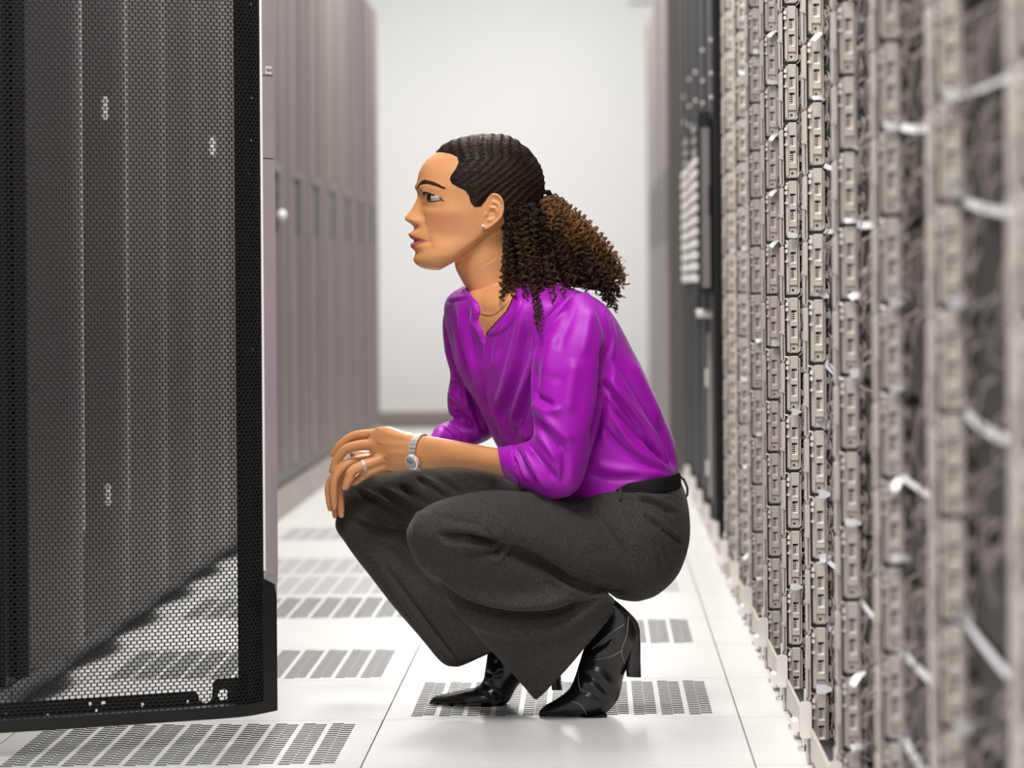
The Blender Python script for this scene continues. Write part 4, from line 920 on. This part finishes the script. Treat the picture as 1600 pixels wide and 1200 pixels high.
# ---- trousers
tr = MB(); loft(tr, PELVIS, n=48, delta=12, p=2.2); loft(tr, THIGH_N); loft(tr, SHIN_N, p=2.3); loft(tr, THIGH_F); loft(tr, SHIN_F, p=2.3)
trm = remesh(tr, 'trousers', 0.0032, 7, 0.5)
folds(trm, [
  ('v', [(684,836),(720,838),(755,845),(790,853)], 6, .0070), ('r', [(690,826),(725,826),(760,836),(785,848)], 7, .0030), ('r', [(684,852),(725,853),(770,856),(792,853)], 4.5, .0034), ('v', [(720,868),(755,866),(790,857)], 4, .0036), ('v', [(732,840),(752,847),(775,851)], 3, .0042),
  ('s', [(756,820),(770,836),(786,853)], 3, -.0026), ('v', [(776,864),(784,858),(792,854)], 2.5, .003), ('v', [(786,876),(796,866),(806,858)], 2.8, .0032), ('r', [(780,868),(790,860),(800,856)], 2.5, .0025), ('r', [(766,880),(785,872),(800,868)], 4, .002),
  ('v', [(684,806),(715,814),(748,820)], 6, .0022), ('v', [(786,850),(830,868),(870,894),(910,918),(950,930)], 5, .006),
  ('v', [(662,906),(700,928),(750,953),(810,966),(870,962),(915,944),(945,922)], 8, .0120), ('r', [(690,905),(740,930),(800,944),(860,940),(905,925)], 10, .0060), ('r', [(680,925),(730,962),(790,985),(860,985),(920,962)], 10, .0050),
  ('r', [(905,945),(925,935),(945,928),(955,932)], 5, .004), ('v', [(850,905),(880,925),(910,935)], 5, .003),
  ('r', [(842,1086),(852,1080),(878,1066),(915,1024),(950,972),(962,948)], 3, .0012),
  # far thigh and knee
  ('v', [(558,768),(590,784),(620,802),(640,812)], 4, .0048), ('r', [(566,766),(600,784),(632,804)], 4, .0030), ('v', [(596,768),(622,785),(648,806)], 4, .0032), ('r', [(604,764),(634,782),(660,800)], 4, .0026), ('v', [(622,758),(650,775),(672,790)], 4, .0034),
  ('v', [(650,746),(675,762),(698,780)], 3.5, .0036), ('r', [(660,744),(686,760),(706,774)], 3.5, .0028), ('v', [(682,744),(702,758),(720,772)], 3.5, .0034), ('r', [(694,742),(716,757),(732,768)], 3, .0022), ('v', [(712,746),(730,758),(744,766)], 3, .003),
  ('r', [(550,800),(566,812),(594,820),(630,826)], 4, .0028), ('v', [(548,815),(580,826),(620,834)], 5, .0030), ('r', [(560,835),(600,845),(635,852)], 6, .002), ('v', [(600,850),(630,875),(660,905)], 6, .003),
  ('s', [(596,884),(628,928),(670,984),(712,1040)], 5, .0042), ('r', [(596,884),(628,928),(670,984),(712,1040)], 3, .0024), ('r', [(570,862),(584,872),(596,884)], 4, .002),
  # hip, pockets, seams
  ('v', [(996,780),(1026,788),(1054,806)], 4, .0042), ('r', [(990,772),(1024,779),(1058,796)], 4, .0024), ('v', [(1006,802),(1018,814),(1032,826)], 3, .0036), ('v', [(1030,824),(1048,836),(1066,850)], 2.5, .0026), ('r', [(1012,800),(1036,820),(1060,842)], 4, .002),
  ('v', [(1020,840),(1032,870),(1034,905)], 5, .0022), ('v', [(1036,850),(1044,872),(1050,892)], 4, .0020), ('v', [(925,800),(950,826),(975,862),(1000,898)], 2.0, .0006), ('v', [(975,764),(1000,764),(1040,770),(1068,780)], 1.6, .0012), ('v', [(975,780),(995,786)], 3, .002),
  ('v', [(880,780),(905,800),(930,812)], 6, .002),
], nz=(14, 0.0018, (1, 1, 1)), gain=2.0)
trm.materials.append(m_trous)
trous = put('trousers', trm, woman); trous['label'] = 'charcoal wide leg trousers'
BT = bvh_of(trm)
# belt, loops
bt = MB(); loft(bt, [(880,763,1061.5,736,6.25,.137),(884,767,1062.5,742,6.25,.140),(888,777,1064,757,6.25,.142),(890,781,1064,760,6.25,.139)], n=64, sub=2, delta=16, p=2.2); bt.build('belt', m_belt, woman, smooth=False)
for (x, y) in ((969, 757),):
    q = [cast(BT, x+1, y+k*5, 0.003) for k in range(6)]
    b = MB(); b.tube([v for v in q if v], 0.0030, 8); b.build('belt_loop', m_trous, trous, smooth=True)
b = MB(); b.tube([P(1061,743,6.22), P(1069,750,6.215), P(1074,762,6.21), P(1074,772,6.21), P(1070,780,6.215)], 0.0022, 8); b.build('belt_loop', m_trous, trous, smooth=True)
# ---- boots
def boot(name, st, heel, soles, stitch, wrinkles, shaft_hd):
    b = MB(); loft(b, st, n=32, sub=6); me = remesh(b, name, 0.0022, 5, 0.5); folds(me, wrinkles); me.materials.append(m_boot); o = put(name, me, woman, label='black leather heeled ankle boot')
    b = MB(); loft(b, heel, n=16, sub=3, p=4); b.build('boot_heel', m_boot, o)
    bv = bvh_of(me)
    for ln_ in stitch:
        b = MB(); q = on_surface(bv, ln_, 6, 0.0003)
        if len(q) > 2: b.tube(q, 0.0006, 6); b.build('stitching', m_stitch, o, smooth=True)
    b = MB(); loft(b, soles, n=24, sub=4, p=3); b.build('sole', m_belt, o)
boot('boot', [(842,1112,842,1116,6.16,.006),(852,1102,853,1120,6.16,.016),(868,1093,870,1121.5,6.16,.028),(888,1078,900,1121,6.16,.038),(898,1058,940,1118,6.158,.040),(905,1036,966,1092,6.157,.038),(912,1014,975,1055,6.157,.035),(922,992,988,1027,6.157,.034),(930,972,1000,1002,6.157,.034),(938,950,997,974,6.157,.036),(930,930,978,952,6.15,.040),(905,905,950,930,6.14,.042)],
     [(984,990,1000,988,6.157,.022),(983,1014,1001,1010,6.157,.020),(979,1034,1001,1030,6.157,.019),(978,1046,1001.5,1044,6.157,.018),(979,1056,1002,1057,6.157,.0185)],
     [(842,1115.5,843,1118,6.16,.004),(870,1120,872,1123.5,6.16,.026),(915,1117,918,1121.5,6.158,.036),(942,1113,948,1117,6.157,.034)],
     [[(982,964),(979,993),(971,1017),(976,1036)], [(971,1017),(954,1026),(928,1031)], [(975,976),(952,991),(926,1014)], [(904,1046),(904,1066),(908,1080)], [(893,1096),(908,1102),(917,1118)]],
     [('v', [(905,1050),(930,1062),(950,1085)], 4, .0030), ('r', [(905,1062),(928,1072),(946,1092)], 4, .0026), ('v', [(905,1078),(926,1084),(948,1098)], 4, .0028), ('r', [(908,1040),(936,1052),(958,1076)], 5, .0022), ('v', [(925,1016),(940,1010),(958,996)], 4, .002), ('r', [(926,1026),(946,1012),(958,1000)], 4, .0018), ('r', [(862,1102),(880,1096),(892,1094)], 4, .001)], .04)
boot('boot', [(671,1097,671,1101,6.345,.006),(680,1087.5,683,1104,6.342,.016),(700,1083,703,1107,6.34,.028),(722,1078,730,1108,6.335,.037),(743,1074,766,1107,6.33,.040),(754,1064,793,1098,6.325,.038),(758,1045,812,1068,6.325,.036),(762,1020,846,1046,6.325,.035),(770,996,872,1022,6.325,.035),(778,975,880,995,6.325,.036),(782,950,862,968,6.33,.040)],
     [(858,1018,878,1015,6.325,.020),(859,1040,877,1040,6.325,.018),(861,1062,877,1062,6.325,.017),(862,1077,879,1077,6.325,.018)],
     [(671,1100.5,672,1103,6.345,.004),(700,1106,702,1109.5,6.34,.026),(745,1106,748,1110,6.333,.036),(780,1100,788,1103.5,6.327,.032)],
     [], [('v', [(742,1078),(752,1084),(762,1090)], 3, .0022), ('v', [(752,1068),(766,1074),(784,1086)], 3.5, .0030), ('r', [(748,1072),(760,1080),(776,1092)], 3, .0022), ('v', [(758,1050),(772,1056),(790,1052)], 4, .0030), ('r', [(762,1062),(775,1050),(785,1040)], 4, .0028), ('v', [(772,1040),(778,1030),(770,1018)], 4, .0024), ('r', [(690,1092),(715,1086),(738,1080)], 3, .0008)], .04)
# ---- hair: slicked-back waves over the scalp, gathered at the crown, curls below
hr = np.random.RandomState(5)
def hair_world(x, l, y):
    u, v = np.asarray(x, float)-CX, np.asarray(y, float)-CY
    return np.stack([(u-ROLL*v)*PXM, HD-np.asarray(l, float)*PXM+0*u, H-(v+ROLL*u)*PXM], -1)
def hair_mat(name, dark, light, rough=0.45):
    m = bpy.data.materials.new(name); m.use_nodes = True; nt = m.node_tree; b = nt.nodes['Principled BSDF']
    at = nt.nodes.new('ShaderNodeAttribute'); at.attribute_name = 'tone'; mx = nt.nodes.new('ShaderNodeMix'); mx.data_type = 'RGBA'
    nt.links.new(at.outputs['Fac'], mx.inputs['Factor']); mx.inputs['A'].default_value = tuple(dark)+(1,); mx.inputs['B'].default_value = tuple(light)+(1,)
    nt.links.new(mx.outputs['Result'], b.inputs['Base Color']); b.inputs['Roughness'].default_value = rough; b.inputs['Specular IOR Level'].default_value = 0.22
    return m
m_hair = hair_mat('black_brown_hair', (0.013, 0.0085, 0.0065), (0.30, 0.135, 0.045))
HLINE = [(660,222),(676,239.5),(690,238.5),(705,241.5),(714,246),(716,254),(711,264),(704,274),(702,281),(706,288),(716,293.5),(726,298),(732,306),(734,317),(741,325),(750,324.5),(757,317),(764,307),(772,304),(779,312),(784,330),(787,345),(796,364),(895,372),(895,190),(660,190)]
# cap: skull grid pushed out inside the hairline, sunk under the skin outside it
hx2 = Xg.ravel(); hy2 = Yg.ravel(); uvh = toP(head_to_world(hx2, np.abs(Lg.ravel()), hy2))
dd, _, _ = pdist(uvh, HLINE); inn = inpoly(uvh, HLINE); sd = np.where(inn, dd, -dd)
t = np.clip((sd+3)/26, 0, 1); off = -1.6+6.2*(1-(1-t)**2)-3.0*np.clip(-sd/3, 0, 1)
# waves run across the combing direction
ang = uvh[:, 0]+1.15*np.maximum(0, uvh[:, 1]-245)
wv = np.sin(ang*2*PI/(14+2*np.sin(hy2*0.05))+1.2*np.sin(hy2*0.09)+1.0*np.sin(np.abs(Lg.ravel())*0.11))*np.clip((sd-3)/12, 0, 1)
off = off+0.38*wv
capc = np.stack([Xg.ravel(), Lg.ravel(), Yg.ravel()], 1)
cx_, cy_ = 765.0, 300.0
nrm = np.stack([(capc[:, 0]-cx_)/90.0, capc[:, 1]/62.0, (capc[:, 2]-cy_)/88.0], 1); nrm /= np.linalg.norm(nrm, axis=1)[:, None]
capc = capc+nrm*off[:, None]
sel_rows = np.where(ys < 372)[0]; nk_ = len(sel_rows)
cw = head_to_world(capc[:, 0], capc[:, 1], capc[:, 2]).reshape(nr, nphi, 3)[sel_rows]
b = MB(); b.add([tuple(v) for v in cw.reshape(-1, 3)], [(k*nphi+q, k*nphi+(q+1) % nphi, (k+1)*nphi+(q+1) % nphi, (k+1)*nphi+q) for k in range(nk_-1) for q in range(nphi)]+[tuple(range(nphi))[::-1]])
capm = b.mesh('hair', m_hairdk, smooth=True); hair = put('hair', capm, woman, label='dark hair combed back in waves with curls hanging behind')
BC = bvh_of(capm)
def strands(name, curves, radii, tones, parent, mat_):
    n = [len(c) for c in curves]; hc = bpy.data.hair_curves.new(name); hc.add_curves(n)
    hc.attributes['position'].data.foreach_set('vector', np.concatenate(curves).astype(np.float32).ravel())
    a = hc.attributes.get('radius') or hc.attributes.new('radius', 'FLOAT', 'POINT'); a.data.foreach_set('value', np.concatenate(radii).astype(np.float32))
    a = hc.attributes.new('tone', 'FLOAT', 'POINT'); a.data.foreach_set('value', np.concatenate(tones).astype(np.float32))
    hc.materials.append(mat_); return put(name, hc, parent, kind='stuff')
ctr = hp(772, 300, 0)
tail = Vector(head_to_world(852, 0, 306))
cur, rad, ton = [], [], []
def surf(dirv):
    h = BC.ray_cast(ctr, dirv); return h[0] if h[0] is not None else ctr+dirv*0.09
def dir_of(x, y, l): return (hp(x, y, l)-ctr).normalized()
tdir = (tail-ctr).normalized()
N1 = 3600; made = 0
hpx = np.array(smoothpl(HLINE[1:-5], 6))
while made < N1:
    # starting points: the hairline on either side, or anywhere inside the cap
    k = hr.randint(0, len(capc)); 
    if sd[k] < 1.0 or hy2[k] > 345: continue
    if hr.rand() < 0.55 and sd[k] > 14: continue
    p0 = hp(capc[k, 0], capc[k, 2], capc[k, 1]); d0 = (p0-ctr).normalized()
    an = d0.angle(tdir)
    if an < 0.12: continue
    n = max(8, int(an*26)); ax = d0.cross(tdir)
    if ax.length < 1e-4: continue
    ax.normalize(); pts = []; lift = hr.uniform(0.0001, 0.0012); stop = hr.uniform(0.55, 1.0); pos = hr.uniform(-0.3, 0.3)
    for i in range(n):
        f = i/(n-1)*stop; dv = Matrix.Rotation(an*f, 3, ax)@d0
        rem = an*(1-f); hq = surf(dv); qx, qy = CX+hq.x*F/hq.y, CY+(H-hq.z)*F/hq.y; phs = 2*PI*(qx+1.15*max(0, qy-245))/14.5+1.2*math.sin(qy*0.09)+pos; wob = 0.022*math.sin(phs)*min(1, f*5)
        s = dv.cross(ax).normalized(); dv = (dv+ax*wob).normalized()
        h = surf(dv); l_ = lift+0.0007*math.sin(phs+1.2)
        pts.append(h+(h-ctr).normalized()*l_)
    cur.append(np.array([tuple(p) for p in pts])); rad.append(np.full(n, 0.00034)); ton.append(np.full(n, abs(hr.normal(0.01, 0.05))+0.04*max(0, d0.z-0.6))); made += 1
strands('combed_hair', cur, rad, ton, hair, m_hair)
# eyebrows of short hairs lying along the brow
for sgn in (1, -1):
    R_ = cm([(295.5,14,1.4),(291.8,17,2.3),(288.8,22,2.6),(286.9,29,2.2),(287.6,36,1.7),(290.5,43,1.2),(295,49,0.4)], 12); bc, br, bt_ = [], [], []
    def onface(y, l):
        o = hp(560, y, sgn*l); h = BV.ray_cast(o, (hp(700, y, sgn*l)-o).normalized()); return h
    for q in range(420):
        i = hr.randint(0, len(R_)-4); y, l, w = R_[i]; off = hr.uniform(-1, 1)*w*0.95; pts = []
        dy, dl_ = R_[i+3][0]-y, R_[i+3][1]-l; m_ = math.hypot(dy, dl_); dy, dl_ = dy/m_, dl_/m_; ln_ = hr.uniform(3.5, 6.5); rise = (-0.55 if l < 24 else -0.15)+0.25*off/w
        for k in range(4):
            t = k/3*ln_; h = onface(y+off+dy*t+rise*t*(1-0.1*k), l+dl_*t)
            if h[0] is not None: pts.append(tuple(h[0]+h[1]*0.0004))
        if len(pts) == 4: bc.append(np.array(pts)); br.append(np.array([.00030,.00030,.00024,.0001])); bt_.append(np.full(4, abs(hr.normal(0.04, 0.04))))
    strands('eyebrow', bc, br, bt_, woman, m_hair)
# curls
SIL = [(792,322),(786,350),(785,385),(781,405),(786,436),(790,462),(803,458),(818,456),(836,470),(845,512),(853,492),(872,462),(905,452),(930,458),(948,478),(962,490),(968,470),(976,446),(975,420),(960,395),(932,368),(898,347),(868,331),(856,314),(846,312),(820,318)]
cur, rad, ton = [], [], []
def bez(a, b_, c, d, n):
    t = np.linspace(0, 1, n)[:, None]; return (1-t)**3*a+3*t*(1-t)**2*b_+3*t*t*(1-t)*c+t**3*d
def in_sil(x, y): return inpoly(np.array([[x, y]]), SIL)[0]
def curl(root, tip, l0, l1, tone, nst, amp, pitch, bow):
    """a ringlet: several strands wound round one guide, in head px space (x, l, y)"""
    a = np.array([root[0], l0, root[1]], float); d = np.array([tip[0], l1, tip[1]], float); v = d-a; L = np.linalg.norm(v)
    b1 = a+v*0.33+np.array([bow[0], 0.3*(l1-l0), bow[1]]); c1 = a+v*0.68+np.array([bow[0]*0.7, 0, bow[1]*0.7])
    n = max(14, int(L*1.12/pitch*9)); G = bez(a, b1, c1, d, n); T = np.gradient(G, axis=0); T /= np.linalg.norm(T, axis=1)[:, None]
    up = np.array([0.2, 0.95, 0.25]); X_ = np.cross(T, up); X_ /= np.linalg.norm(X_, axis=1)[:, None]; Y_ = np.cross(T, X_)
    s = np.concatenate([[0], np.cumsum(np.linalg.norm(np.diff(G, axis=0), axis=1))]); hand = 1 if hr.rand() < 0.5 else -1; ph0 = hr.uniform(0, 2*PI)
    pit = pitch*(1+0.28*np.sin(s*0.09+ph0)); th = ph0+hand*np.cumsum(np.concatenate([[0], np.diff(s)])/pit)*2*PI
    for k in range(nst):
        ph_ = hr.normal(0, 0.22); am = amp*(1+hr.normal(0, 0.16))*np.clip(s/14, 0.15, 1)*(1-0.25*s/s[-1]); j = hr.normal(0, 0.7, 3)
        Q = G+am[:, None]*(np.cos(th+ph_)[:, None]*X_+np.sin(th+ph_)[:, None]*Y_)+j*np.clip(s/20, 0, 1)[:, None]
        w = hair_world(Q[:, 0], Q[:, 1], Q[:, 2]); cur.append(w); r = np.full(n, 0.00042); r[-4:] *= 0.7; rad.append(r)
        ton.append(np.clip(tone+hr.normal(0, 0.025)+0.06*s/s[-1], 0, 1)*np.ones(n))
k = 0
while k < 560:
    x, y = hr.uniform(778, 980), hr.uniform(325, 512)
    if not in_sil(x, y): continue
    u_ = (x-785)/190; lat = 62-20*u_
    l1 = hr.uniform(-1, 1)*lat if hr.rand() < 0.4 else lat*(0.55+0.45*hr.rand())+max(0, y-428)*1.35*(x < 905)
    low = x < 850+0.25*(y-330)
    if low: root = (hr.uniform(794, 842), hr.uniform(312, 350)); l0 = math.copysign(hr.uniform(25, 60), l1) if root[0] < 825 else hr.uniform(-45, 50); bow = (hr.uniform(-14, 14), hr.uniform(-8, 12))
    else: root = (hr.uniform(846, 858), hr.uniform(306, 322)); l0 = hr.uniform(-14, 14); bow = (hr.uniform(-4, 18), hr.uniform(-20, 8))
    if root[1] > y-12: continue
    edge = max(0.0, min(1.0, ((x-850)*0.62-(y-345))/60.0+0.55)) if not low else 0.0
    tone = 0.05+0.85*edge*hr.uniform(0.5, 1) if not low else abs(hr.normal(0.0, 0.02))+0.14*max(0, (y-410)/70)*hr.rand()
    curl(root, (x, y), l0, l1, tone, 9, hr.uniform(3.2, 7.0), hr.uniform(10.5, 19), bow); k += 1
# loose ringlets seen against the neck, blouse and wall
for root, tip, l0, l1, tn in (((798,340),(786,470),58,100,0.03),((797,350),(785,448),60,85,0.03),((800,360),(790,462),56,95,0.05),((830,400),(846,516),70,165,0.10),((834,410),(843,506),75,160,0.12),((828,395),(850,498),70,155,0.10),((815,390),(824,470),70,125,0.06),((850,400),(868,470),75,140,0.1),((800,380),(806,468),70,115,0.04),((860,410),(885,460),75,120,0.15),
    ((930,372),(979,432),20,10,0.75),((925,380),(976,450),30,30,0.7),((915,365),(970,405),10,-10,0.8),((900,355),(955,392),0,0,0.85),((930,420),(966,488),25,25,0.3),((935,430),(962,486),20,22,0.25),((880,345),(935,372),5,-5,0.85),((865,332),(905,350),0,0,0.85),((940,400),(982,446),10,10,0.8),((935,420),(974,468),15,12,0.5)):
    curl(root, tip, l0, l1, tn, 7, 4.6, 12.5, (0, 0))
# flyaways
for _ in range(120):
    f = hr.rand(); x = 858+f*112; y = 318+f*98+hr.normal(0, 4)
    curl((x-25, y), (x+hr.uniform(0, 10), y-hr.uniform(0, 10)), hr.uniform(-30, 30), hr.uniform(-40, 40), 0.85, 1, 4.5, 12, (0, -3))
curls = strands('curls', cur, rad, ton, hair, m_hair)
curls['label'] = 'loose curls, brown at the outer tips'
# dark core that keeps the curl mass dense
def hcore(mb, st):
    n = 24; R = cm(st, 5); vs = []
    for x0, y0, x1, y1, l in R:
        for q in range(n):
            w_ = 2*PI*q/n; vs.append(tuple(hair_world((x0+x1)/2+(x1-x0)/2*math.cos(w_), l*math.sin(w_), (y0+y1)/2+(y1-y0)/2*math.cos(w_))))
    m = len(R); mb.add(vs, [(k*n+q, k*n+(q+1) % n, (k+1)*n+(q+1) % n, (k+1)*n+q) for k in range(m-1) for q in range(n)]+[tuple(range(n))[::-1], tuple(range((m-1)*n, m*n))])
b = MB(); hcore(b, [(804,318,840,312,42),(802,350,860,342,44),(804,385,888,370,44),(808,412,915,400,42),(820,430,935,425,36),(860,440,940,442,26),(925,452,945,455,12)])
cme = remesh(b, 'hair_core', 0.004, 3)
co, no = get(cme); ds = np.array([0.004*noise.noise(Vector(c)*90)+0.003*noise.noise(Vector(c)*220) for c in co]); setco(cme, co+no*ds[:, None]); cme.materials.append(m_hairdk); put('hair_core', cme, hair)
# twisted band of hair at the tie
b = MB(); b.tube([hp(846, 300, 14), hp(856, 300, 8), hp(861, 308, 0), hp(860, 318, -6), hp(852, 322, -12)], [0.004, 0.005, 0.0055, 0.005, 0.003], 10); b.build('hair_tie', m_hairdk, hair, smooth=True)
